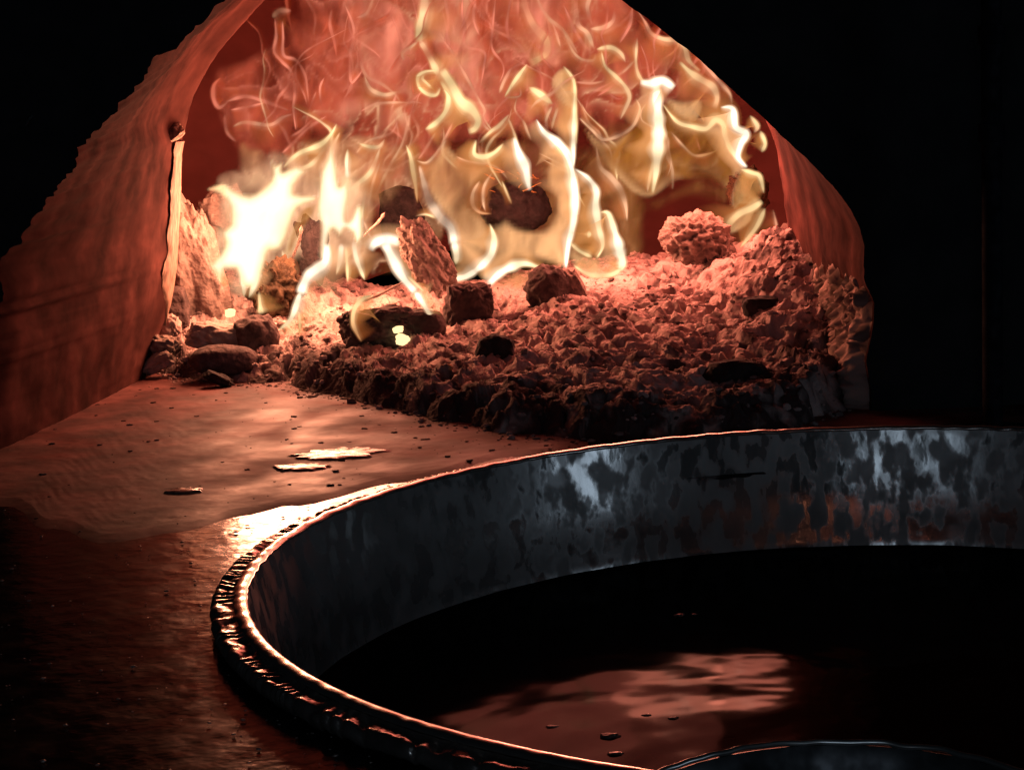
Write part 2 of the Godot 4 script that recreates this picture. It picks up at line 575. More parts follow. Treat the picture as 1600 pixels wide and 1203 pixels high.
func heap_y(x: float, d: float) -> float:
	var b := heap_base(x, d)
	var f := curve_at(bank, x)
	var amp := smoothstep(-0.04, 0.05, d - f)
	var wx := x + nz_ridge.get_noise_2d(x * 18.0, d * 14.0) * 0.012
	var k := nz_mid.get_noise_2d(wx * 14.0, d * 10.0) * 0.013
	k += (0.35 - absf(nz_ridge.get_noise_2d(wx * 34.0, d * 22.0))) * 0.0050
	k += nz_big.get_noise_2d(wx * 62.0 + 40.0, d * 44.0) * 0.0030
	k -= maxf(0.0, nz_ridge.get_noise_2d(x * 36.0 + 90.0, d * 26.0) - 0.28) * 0.026
	k += nz_mid.get_noise_2d(wx * 105.0 + 10.0, d * 72.0) * 0.0024
	k -= maxf(0.0, nz_ridge.get_noise_2d(x * 78.0 + 20.0, d * 56.0) - 0.30) * 0.010
	return b + k * amp

func hit(x: float, y: float) -> float:
	var d := 1.42
	while d < 2.7:
		var p := px(x, y, d)
		if p.y < heap_y(p.x, d):
			return d
		d += 0.006
	return 0.0

func build_heap() -> void:
	var v := PackedVector3Array()
	var col := PackedColorArray()
	var nu := 420
	var nv := 420
	for j in nv:
		var t := float(j) / (nv - 1)
		for i in nu:
			var x := lerpf(-0.52, 0.46, float(i) / (nu - 1))
			var f := curve_at(bank, x) - 0.05 + nz_mid.get_noise_2d(x * 14.0, 9.0) * 0.03
			var d := lerpf(f, 2.78, pow(t, 1.25))
			# stay inside the mouth where the jambs stand
			var y := heap_y(x, d)
			var w := nz_ridge.get_noise_2d(x * 60.0, d * 60.0) * 0.004
			v.append(Vector3(x + w, y, -d + w * 0.7))
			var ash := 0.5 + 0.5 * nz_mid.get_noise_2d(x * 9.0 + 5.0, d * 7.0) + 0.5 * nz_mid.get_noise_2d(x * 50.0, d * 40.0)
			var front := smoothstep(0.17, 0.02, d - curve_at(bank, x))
			ash = clampf(ash - front * 0.80 * (0.6 + nz_mid.get_noise_2d(x * 20.0, d * 20.0)), 0.0, 1.0)  # front face of the bank darkened: its shade is put into the colour
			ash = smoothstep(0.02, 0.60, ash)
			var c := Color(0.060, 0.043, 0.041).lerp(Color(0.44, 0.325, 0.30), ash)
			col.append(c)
	var m := mat(Color.WHITE, 0.95, 0.0, 0.25)
	m.vertex_color_use_as_albedo = true
	tri(m, 6.0)
	m.heightmap_enabled = true
	m.heightmap_scale = 0.24
	m.heightmap_texture = noise_tex(0.05, Color.BLACK, Color.WHITE, 5, 51)
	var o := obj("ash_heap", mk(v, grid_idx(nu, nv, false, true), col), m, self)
	meta(o, "grey pink bank of ash and char filling the furnace mouth under the flames", "ash", "", "stuff")
	# loose clods and crumbs lying on it: far too many to count
	var mm := MultiMesh.new()
	mm.transform_format = MultiMesh.TRANSFORM_3D
	mm.use_colors = true
	mm.mesh = lump(3, Vector3.ONE, 0.55, 1.7, 0.25, 6)
	var cm := mat(Color.WHITE, 0.95, 0.0, 0.25)
	cm.vertex_color_use_as_albedo = true
	(mm.mesh as ArrayMesh).surface_set_material(0, cm)
	var count := 3000
	mm.instance_count = count
	for i in count:
		var x := rng.randf_range(-0.44, 0.325)
		var f := curve_at(bank, x)
		var d := lerpf(f - 0.025, 2.35, pow(rng.randf(), 1.15))
		var s := lerpf(0.0008, 0.0036, pow(rng.randf(), 3.6))
		if d < f + 0.02 and rng.randf() < 0.6:
			s *= 0.5
		var b := Basis.from_euler(Vector3(rng.randf() * TAU, rng.randf() * TAU, rng.randf() * TAU)).scaled(Vector3(s * rng.randf_range(0.8, 1.7), s * rng.randf_range(0.6, 1.0), s * rng.randf_range(0.8, 1.4)))
		var y := maxf(heap_y(x, d), 0.0)
		mm.set_instance_transform(i, Transform3D(b, Vector3(x, y + s * 0.25, -d)))
		var a := pow(rng.randf(), 1.3)
		mm.set_instance_color(i, Color(0.07, 0.052, 0.05).lerp(Color(0.40, 0.30, 0.28), 1.0 - a))
	var g := MultiMeshInstance3D.new()
	g.name = "crumbs"
	g.multimesh = mm
	meta(g, "", "", "", "stuff")
	o.add_child(g, true)

# =====================================================================
# pan, oil, bowl
# =====================================================================
func build_pan() -> void:
	var pan := thing("cooking_pan", "huge round dark metal pan with a hammered rim, standing before the fire", "pan", POT)
	var metal := tri(mat(Color.WHITE, 1.0, 0.55, 0.5), 2.6)
	metal.albedo_texture = noise_tex(0.012, lin(0.20, 0.19, 0.18), lin(0.40, 0.39, 0.38), 6, 61)
	metal.roughness_texture = noise_tex(0.030, Color(0.10, 0.10, 0.10), Color(0.62, 0.62, 0.62), 6, 62)
	(metal.roughness_texture as NoiseTexture2D).color_ramp.set_offset(0, 0.40)
	(metal.roughness_texture as NoiseTexture2D).color_ramp.set_offset(1, 0.62)
	metal.uv1_scale = Vector3(3.6, 1.9, 3.6)
	metal.heightmap_enabled = true
	metal.heightmap_scale = 0.02
	metal.heightmap_texture = noise_tex(0.03, Color.BLACK, Color.WHITE, 5, 63)
	var black := tri(mat(lin(0.012, 0.011, 0.011), 0.6, 0.2), 4.0)
	var inner := [Vector2(0.3990, -0.001), Vector2(0.3977, -0.008), Vector2(0.3959, -0.018), Vector2(0.3941, -0.028), Vector2(0.3923, -0.038), Vector2(0.3905, -0.048), Vector2(0.3891, -0.057), Vector2(0.3881, -0.066), Vector2(0.3871, -0.077), Vector2(0.3863, -0.088), Vector2(0.3845, -0.102), Vector2(0.374, -0.116), Vector2(0.30, -0.120), Vector2(0.001, -0.121)]
	var v := PackedVector3Array()
	var segs := 480
	for q in inner:
		for i in segs:
			var t := TAU * i / segs
			var dent := nz_mid.get_noise_3d(cos(t) * 5.0, q.y * 30.0, sin(t) * 5.0) * 0.0005 * smoothstep(0.0, -0.02, q.y)
			v.append(Vector3(cos(t) * (q.x + dent), q.y, sin(t) * (q.x + dent)))
	obj("inner_wall", mk(v, grid_idx(segs, inner.size(), true, false)), metal, pan)
	obj("outer_wall", lathe([Vector2(0.4000, -0.006), Vector2(0.3985, -0.014), Vector2(0.397, -0.03), Vector2(0.394, -0.06), Vector2(0.389, -0.095), Vector2(0.375, -0.120), Vector2(0.34, -0.128), Vector2(0.001, -0.128)], 240, true), black, pan)
	# hammered flange
	var rim_m := tri(mat(Color.WHITE, 1.0, 0.85, 0.5), 6.0)
	rim_m.albedo_texture = noise_tex(0.02, lin(0.22, 0.18, 0.16), lin(0.66, 0.58, 0.53), 5, 71)
	rim_m.roughness_texture = noise_tex(0.03, Color(0.14, 0.14, 0.14), Color(0.36, 0.36, 0.36), 4, 72)
	var flange := [Vector2(0.4045, -0.0014), Vector2(0.4056, -0.0020), Vector2(0.4068, -0.0025), Vector2(0.4082, -0.0026), Vector2(0.4098, -0.0025), Vector2(0.4115, -0.0022), Vector2(0.4130, -0.0021), Vector2(0.4145, -0.0016), Vector2(0.4160, -0.0016), Vector2(0.4173, -0.0023), Vector2(0.4184, -0.0038), Vector2(0.4189, -0.0058), Vector2(0.4186, -0.0080), Vector2(0.4172, -0.0098), Vector2(0.414, -0.0106), Vector2(0.409, -0.0104), Vector2(0.401, -0.0080)]
	var n := 2000
	v = PackedVector3Array()
	for q in flange:
		for i in n:
			var t := TAU * i / n
			var w := nz_ridge.get_noise_3d(cos(t) * 9.0, 2.0, sin(t) * 9.0)
			var ph: float = t * 0.41 / 0.0185 + (q.x - 0.404) * 46.0 + w * 2.6
			var facet := absf(sin(PI * ph))
			var deep := 0.6 + 0.7 * absf(nz_ridge.get_noise_3d(cos(t) * 21.0, 7.0, sin(t) * 21.0))
			var k := smoothstep(0.4035, 0.4075, q.x)
			var up := (pow(facet, 0.7) - 0.75) * 0.0036 * deep * k
			var outw := (pow(facet, 0.6) - 0.7) * 0.0026 * deep * smoothstep(0.412, 0.418, q.x)
			up += nz_mid.get_noise_3d(cos(t) * 60.0, q.x * 300.0, sin(t) * 60.0) * 0.0007 * k
			var r: float = q.x + outw
			v.append(Vector3(cos(t) * r, q.y + up, sin(t) * r))
	var rim := obj("rim", mk(v, grid_idx(n, flange.size(), true, true)), rim_m, pan)
	# the thin rolled bead along its inner edge
	v = PackedVector3Array()
	var bead := []
	for k in 17:
		var a := TAU * k / 16.0
		bead.append(Vector2(0.4016 + cos(a) * 0.0042, 0.0002 + sin(a) * 0.0019))
	for q in bead:
		for i in 900:
			var t := TAU * i / 900
			var k := nz_ridge.get_noise_3d(cos(t) * 26.0, 1.0, sin(t) * 26.0) * 0.0005
			v.append(Vector3(cos(t) * (q.x + k), q.y + k * 0.8, sin(t) * (q.x + k)))
	var bead_m := tri(mat(Color.WHITE, 1.0, 0.9, 0.5), 8.0)
	bead_m.albedo_texture = noise_tex(0.02, lin(0.50, 0.44, 0.40), lin(0.80, 0.74, 0.68), 4, 73)
	bead_m.roughness_texture = noise_tex(0.03, Color(0.12, 0.12, 0.12), Color(0.30, 0.30, 0.30), 4, 74)
	obj("bead", mk(v, grid_idx(900, bead.size(), true, true)), bead_m, rim)
	# oil
	v = PackedVector3Array()
	var oil_at := Vector3(POT.x, POT.y - 0.095, POT.z)
	var oil := thing("cooking_oil", "still black oil in the huge pan, mirroring the red fire", "oil", oil_at)
	for j in 70:
		var r := 0.3862 * float(j + 0.001) / 69.0
		for i in 240:
			var t := TAU * i / 240
			var p := Vector2(cos(t) * r, sin(t) * r)
			var k := nz_ridge.get_noise_2d(p.x * 18.0, p.y * 18.0) * 0.00035 + nz_ridge.get_noise_2d(p.x * 55.0 + 9.0, p.y * 55.0) * 0.00006
			v.append(Vector3(p.x, k + 0.0012 * smoothstep(0.382, 0.3862, r), p.y))
	var oil_m := mat(lin(0.006, 0.004, 0.004), 0.08, 0.0, 0.052)
	obj("surface", mk(v, grid_idx(240, 70, true, true)), oil_m, oil)
	for b in [[862, 1136, 0.0022], [953, 1150, 0.0034], [962, 1178, 0.0026], [1010, 1118, 0.0016], [1052, 1122, 0.0018], [1062, 961, 0.0024], [1085, 960, 0.0013]]:
		var v0 := px(b[0], b[1], 1.0) - EYE
		var at := EYE + v0 * ((oil_at.y - EYE.y) / v0.y)
		obj("floating_crumb", lump(int(b[0]), Vector3(b[2] * 1.8, b[2] * 0.5, b[2]), 0.3, 1.5, 0.2, 8), metal, oil, at - oil_at)

func build_bowl() -> void:
	var at := px(1330, 1290, 0.49)
	var h := at.y - BENCH_Y
	var bowl := thing("metal_bowl", "small dark metal bowl with a thin bright rim, in front of the huge pan", "bowl", Vector3(at.x, BENCH_Y, at.z))
	var m := tri(mat(Color.WHITE, 1.0, 0.8, 0.5), 9.0)
	m.albedo_texture = noise_tex(0.02, lin(0.02, 0.02, 0.021), lin(0.16, 0.16, 0.165), 6, 81)
	m.roughness_texture = noise_tex(0.03, Color(0.3, 0.3, 0.3), Color(0.6, 0.6, 0.6), 5, 82)
	var r := 0.0690
	obj("body", lathe([Vector2(0.001, 0.0), Vector2(0.035, 0.0), Vector2(0.045, 0.005), Vector2(0.060, 0.035), Vector2(0.067, 0.07), Vector2(r, h - 0.001), Vector2(r - 0.0012, h - 0.001), Vector2(0.0655, 0.07), Vector2(0.058, 0.036), Vector2(0.044, 0.0075), Vector2(0.034, 0.003), Vector2(0.001, 0.0028)], 160, true), m, bowl)
	var v := PackedVector3Array()
	for k in 9:
		var a := TAU * k / 8.0
		for i in 240:
			var t := TAU * i / 240
			var w := nz_ridge.get_noise_3d(cos(t) * 6.0, 1.0, sin(t) * 6.0) * 0.0004
			v.append(Vector3(cos(t) * (r + cos(a) * 0.0010 + w), h + sin(a) * 0.0010 + w, sin(t) * (r + cos(a) * 0.0010 + w)))
	obj("rim", mk(v, grid_idx(240, 9, true, true)), mat(lin(0.5, 0.49, 0.47), 0.28, 0.9), bowl)

# =====================================================================
# fuel: clods, char, logs
# =====================================================================
func char_mat(lo: Color, hi: Color, seed_: int, per_m := 8.0) -> StandardMaterial3D:
	var m := tri(mat(Color.WHITE, 0.92, 0.0, 0.3), per_m)
	m.albedo_texture = noise_tex(0.015, lo, hi, 5, seed_)
	m.heightmap_enabled = true
	m.heightmap_scale = 0.3
	m.heightmap_texture = noise_tex(0.04, Color.BLACK, Color.WHITE, 5, seed_ + 1, FastNoiseLite.TYPE_SIMPLEX_SMOOTH, 256)
	return m

func place(called: String, label: String, category: String, x: float, y: float, d: float, mesh: Mesh, m: Material, turn := Vector3.ZERO, group := "") -> MeshInstance3D:
	var dd := d if d > 0.0 else hit(x, y)
	var o := obj(called, mesh, m, self, px(x, y, dd))
	o.rotation_degrees = turn
	meta(o, label, category, group)
	return o

func build_fuel() -> void:
	var coal := char_mat(lin(0.010, 0.009, 0.010), lin(0.045, 0.036, 0.035), 91)
	var sooty := char_mat(lin(0.035, 0.026, 0.026), lin(0.135, 0.098, 0.092), 101)
	var dun := char_mat(lin(0.10, 0.075, 0.065), lin(0.34, 0.26, 0.225), 93)
	var ashy := char_mat(lin(0.20, 0.155, 0.14), lin(0.46, 0.37, 0.33), 95)
	# flaky clod on a stalk, right
	var clod := thing("burnt_clod", "rounded flaky burnt clod standing on the right of the ash under the golden flame", "clod", px(1085, 380, 2.12))
	obj("head", lump(5, Vector3(0.036, 0.027, 0.034), 0.20, 2.8, 0.0, 44, 0.42), dun, clod, Vector3(0, 0.006, 0))
	obj("stalk", lump(6, Vector3(0.018, 0.027, 0.022), 0.25, 3.0, 0.0, 34, 0.40), dun, clod, Vector3(0.030, -0.026, 0.004))
	place("char_block", "square charred block with a flat face, under the cream flame at the middle", "charcoal", 733, 484, 2.03, lump(8, Vector3(0.031, 0.033, 0.024), 0.17, 2.4, 0.62, 30, 0.05), sooty, Vector3(4, 14, -3))
	place("char_wedge", "pointed dark charcoal wedge in the ash, right of the square block", "charcoal", 866, 462, 2.05, lump(12, Vector3(0.030, 0.040, 0.024), 0.22, 1.3, 0.3, 18), sooty, Vector3(0, 20, 38))
	place("char_shard", "thin charcoal shard leaning on the pointed charcoal wedge", "charcoal", 905, 462, 2.05, lump(13, Vector3(0.011, 0.034, 0.014), 0.2, 1.5, 0.6, 14), dun, Vector3(0, 0, 24))
	place("crusted_slab", "ragged upright slab of burnt crust between two white flames", "crust", 668, 402, 2.13, lump(15, Vector3(0.024, 0.046, 0.014), 0.32, 2.4, 0.35, 36, 0.08), dun, Vector3(0, 12, 26))
	place("leaning_crust", "tall porous crust leaning on the left chamber wall beside the whitest flame", "crust", 306, 432, 2.16, lump(17, Vector3(0.034, 0.098, 0.030), 0.16, 2.4, 0.35, 36, 0.13), dun, Vector3(0, 0, 9))
	place("grey_crust", "rough grey lump high behind the left edge of the whitest flame", "crust", 352, 338, 2.24, lump(18, Vector3(0.034, 0.036, 0.03), 0.18, 2.0, 0.25, 26, 0.15), dun, Vector3(0, 0, 20))
	place("dark_stone", "smooth dark rounded stone on the hearth at the left foot of the ash", "stone", 350, 563, 1.98, lump(19, Vector3(0.040, 0.018, 0.026), 0.07, 1.2, 0.1, 18), sooty, Vector3(0, 10, -4))
	place("stone_crust", "pale broken crust lying on top of the dark rounded stone", "crust", 345, 528, 2.04, lump(20, Vector3(0.038, 0.018, 0.024), 0.2, 2.1, 0.3, 24, 0.14), ashy, Vector3(0, 0, -10))
	place("dark_slab", "dark smooth slab standing between the leaning crust and the jamb", "slab", 275, 488, 2.13, lump(21, Vector3(0.020, 0.034, 0.02), 0.08, 1.3, 0.6, 14), sooty, Vector3(0, 0, 8))
	place("pale_clinker", "pale clinker lump at the foot of the left jamb, uppermost of three", "clinker", 266, 512, 2.07, lump(22, Vector3(0.012, 0.015, 0.012), 0.2, 2.2, 0.2, 16, 0.2), ashy)
	place("pale_clinker", "ragged clinker lump at the foot of the left jamb, middle of three", "clinker", 256, 540, 2.03, lump(23, Vector3(0.017, 0.012, 0.014), 0.2, 2.2, 0.2, 16, 0.2), dun)
	place("pale_clinker", "angular pale clinker at the foot of the left jamb, lowest of three", "clinker", 247, 566, 2.02, lump(24, Vector3(0.019, 0.010, 0.012), 0.28, 1.8, 0.5, 16, 0.1), ashy, Vector3(0, 0, 24))
	place("char_fleck", "black char fleck lying on the hearth before the dark rounded stone", "charcoal", 342, 592, 1.93, lump(25, Vector3(0.017, 0.006, 0.010), 0.2, 1.6, 0.4, 12), coal, Vector3(0, 0, -24))
	place("char_log", "thick charred log end lying across the ash under the left white flames", "log", 590, 512, 1.97, lump(26, Vector3(0.046, 0.024, 0.026), 0.24, 1.9, 0.65, 28), sooty, Vector3(0, 16, -3))
	place("char_chunk", "dark hollow chunk left of the long slanting white flame", "charcoal", 488, 388, 2.2, lump(28, Vector3(0.022, 0.040, 0.024), 0.30, 1.8, 0.4, 22), coal, Vector3(0, 0, 6))
	place("char_chunk", "broken dark chunk at the foot of the whitest flame", "charcoal", 400, 525, 2.03, lump(29, Vector3(0.026, 0.024, 0.02), 0.18, 1.5, 0.5, 18), sooty, Vector3(0, 20, 10))
	place("char_chunk", "round dark coal half sunk in the ash just right of the curled flame", "charcoal", 655, 512, 1.98, lump(30, Vector3(0.030, 0.022, 0.02), 0.12, 1.5, 0.2, 20), sooty)
	place("char_chunk", "small dark coal in the ash below the square charred block", "charcoal", 775, 548, 0.0, lump(31, Vector3(0.021, 0.017, 0.016), 0.14, 1.5, 0.3, 16), coal)
	place("char_chunk", "flat dark coal in the shaded bank at the far right of the ash", "charcoal", 1150, 590, 0.0, lump(32, Vector3(0.030, 0.017, 0.02), 0.14, 1.5, 0.3, 18), coal)
	place("char_chunk", "dark hollow coal by the right jamb", "charcoal", 1190, 480, 0.0, lump(33, Vector3(0.022, 0.013, 0.016), 0.14, 1.5, 0.4, 16), coal)
	# behind the flames
	var log_ := thing("smoking_log", "black log end with straw on top, in the dark hollow among the flames", "log", px(806, 325, 2.42))
	obj("log_end", lump(35, Vector3(0.046, 0.034, 0.05), 0.16, 1.6, 0.15, 26), coal, log_)
	var straw_m := mat(lin(0.36, 0.20, 0.06), 0.85)
	for k in 14:
		var a := Vector3(rng.randf_range(-0.036, 0.03), rng.randf_range(0.020, 0.05), rng.randf_range(0.0, 0.045))
		var e := a + Vector3(rng.randf_range(-0.03, 0.03), rng.randf_range(-0.012, 0.016), rng.randf_range(-0.02, 0.02))
		obj("straw", stick(a, e, 0.0011), straw_m, log_)
	place("char_chunk", "square dark coal high behind the left flames", "charcoal", 627, 335, 2.36, lump(36, Vector3(0.032, 0.040, 0.03), 0.12, 1.5, 0.55, 18), coal, Vector3(0, 0, 8))
	place("fuel_clump", "golden lit clump of fuel with a dark hole, at the right jamb behind the flame", "fuel", 1168, 298, 2.26, lump(37, Vector3(0.022, 0.028, 0.022), 0.30, 2.2, 0.1, 26, 0.2), char_mat(lin(0.02, 0.013, 0.008), lin(0.10, 0.06, 0.028), 97), Vector3(0, 0, 12))
	place("fuel_clump", "yellowish clump of half burnt fuel under the whitest flame", "fuel", 430, 452, 2.14, lump(38, Vector3(0.027, 0.034, 0.022), 0.34, 2.4, 0.1, 30, 0.22), char_mat(lin(0.012, 0.009, 0.006), lin(0.085, 0.055, 0.03), 99), Vector3(0, 0, 4))
	for k in 5:
		var a := px([560, 600, 470, 690, 620][k], [470, 330, 350, 380, 470][k], 2.12)
		var e := px([640, 570, 455, 712, 560][k], [440, 372, 420, 425, 505][k], 2.18)
		var o := obj("burnt_stick", stick(a, e, 0.0022), dun, self)
		meta(o, ["thin burnt stick over the charred log end", "thin burnt stick beside the square dark coal high behind the flames", "thin burnt stick left of the dark hollow chunk", "thin burnt stick at the right of the ragged slab", "thin burnt stick crossing the curled flame"][k], "stick", "burnt sticks in the fire")

func stick(a: Vector3, b: Vector3, r: float) -> ArrayMesh:
	var v := PackedVector3Array()
	var ax := (b - a).normalized()
	var s := ax.cross(Vector3(0.13, 0.9, 0.4)).normalized()
	var t := ax.cross(s)
	var rows := 10
	for j in rows:
		var k := float(j) / (rows - 1)
		var c := a.lerp(b, k) + (s * sin(k * 5.0) + t * cos(k * 3.0)) * r * 0.8
		var rr := r * (1.0 - 0.5 * k) * (0.02 if j == 0 or j == rows - 1 else 1.0) * (1.0 + 0.3 * sin(j * 2.4))
		for i in 7:
			v.append(c + (s * cos(TAU * i / 7.0) + t * sin(TAU * i / 7.0)) * rr)
	return mk(v, grid_idx(7, rows, true))

# =====================================================================
# fire
# =====================================================================
func tone(k: String) -> Color:                      # light given off, linear
	match k:
		"w": return Color(1.90, 1.55, 1.15)
		"y": return Color(1.32, 0.88, 0.42)
		"o": return Color(1.00, 0.50, 0.27)
		"p": return Color(0.86, 0.235, 0.145)
		"r": return Color(0.52, 0.085, 0.042)
		"d": return Color(0.26, 0.040, 0.028)
		"m": return Color(0.64, 0.24, 0.088)
		"t": return Color(0.88, 0.44, 0.19)
		"g": return Color(0.42, 0.138, 0.020)
		"b": return Color(0.26, 0.090, 0.026)
	return Color.WHITE

func flame_obj(called: String, m: ArrayMesh) -> void:
	obj(called, m, flame_mat, fire)

# a strand of flame: ends, middle and end widths in photo pixels along a traced path, at its own distance
func strand(c0: String, c1: String, w0: float, w1: float, w2: float, d: float, pts: Array, power := 1.0) -> void:
	var raw := PackedVector2Array()
	for i in range(0, pts.size(), 2):
		raw.append(Vector2(pts[i], pts[i + 1]))
	var p := smooth_path(raw, 3.0)
	var n := p.size()
	var at := d
	if at <= 0.0:
		at = 2.22
		for q in [raw[0], raw[raw.size() / 2], raw[raw.size() - 1]]:
			var h := hit(q.x, q.y)
			if h > 0.0:
				at = minf(at, h - 0.09)
	var v := PackedVector3Array()
	var col := PackedColorArray()
	var ca := tone(c0)
	var cb := tone(c1)
	# a fold in a luminous sheet: sharp on its outer side, dying away towards the inside of the fire
	var mid := p[n / 2]
	var md := (p[mini(n / 2 + 2, n - 1)] - p[maxi(n / 2 - 2, 0)])
	var side := 1.0 if Vector2(-md.y, md.x).dot(Vector2(770, 260) - mid) > 0.0 else -1.0
	for i in n:
		var t := float(i) / maxi(1, n - 1)
		var dir := (p[mini(i + 2, n - 1)] - p[maxi(i - 2, 0)]).normalized()
		var nor := Vector2(-dir.y, dir.x) * side
		var w := (lerpf(w0, w1, smoothstep(0.0, 0.5, t)) if t < 0.5 else lerpf(w1, w2, smoothstep(0.5, 1.0, t)))
		w *= 1.0 + 0.22 * nz_ridge.get_noise_2d(p[i].x * 0.035 + raw[0].y, p[i].y * 0.035)
		var skirt := (clampf(4.6 * w, 16.0, 46.0) if power >= 1.0 else clampf(2.4 * w, 8.0, 20.0)) * (0.75 + 0.6 * nz_ridge.get_noise_2d(p[i].x * 0.02, p[i].y * 0.02 + 31.0))
		var wave := nz_ridge.get_noise_3d(p[i].x * 0.008, p[i].y * 0.008, d * 3.0 + raw[0].x) * 0.022
		var fade := smoothstep(-0.5, 4.0, float(i)) * smoothstep(-0.5, 4.0, float(n - 1 - i))
		var c := ca.lerp(cb, t)
		var flick := 0.95 + 0.5 * nz_ridge.get_noise_2d(p[i].x * 0.03 + 7.0, p[i].y * 0.025)
		var thin := clampf(0.72 + 0.85 * nz_ridge.get_noise_2d(p[i].x * 0.022 + 70.0, p[i].y * 0.02), 0.25, 1.0) if c0 in ["p", "r", "o", "d"] else 1.0
		w *= lerpf(0.45, 1.0, smoothstep(0.0, 0.22, t) * smoothstep(1.0, 0.78, t)) if w1 < 13.0 else 1.0
		var us := [-0.62 * w - 1.5, -0.52 * w, -0.30 * w, 0.0, 0.30 * w, 0.55 * w, 0.55 * w + skirt * 0.20, 0.55 * w + skirt * 0.55, 0.55 * w + skirt]
		var al := [0.0, 0.35, 0.92, 1.0, 0.88, 0.60, 0.44, 0.26, 0.0]
		var deep := Color(c.r * 0.68, c.g * 0.40, c.b * 0.24)
		for k in 9:
			var q: Vector2 = p[i] + nor * us[k]
			var bulge := 1.0 - pow(clampf(us[k] / (w + 1.0), -1.0, 1.0), 2.0)
			v.append(px(q.x, q.y, at + wave - bulge * w * 0.00028 + maxf(us[k], 0.0) * 0.0002))
			var cc := (c if k > 1 and k < 5 else c.lerp(deep, 0.5 if k < 6 else 1.0)) * flick
			col.append(Color(minf(cc.r / GLOW, 1.0), minf(cc.g / GLOW, 1.0), minf(cc.b / GLOW, 1.0), al[k] * fade * thin * power))
	flame_obj("flame_strand", mk(v, grid_idx(9, n), col, false))

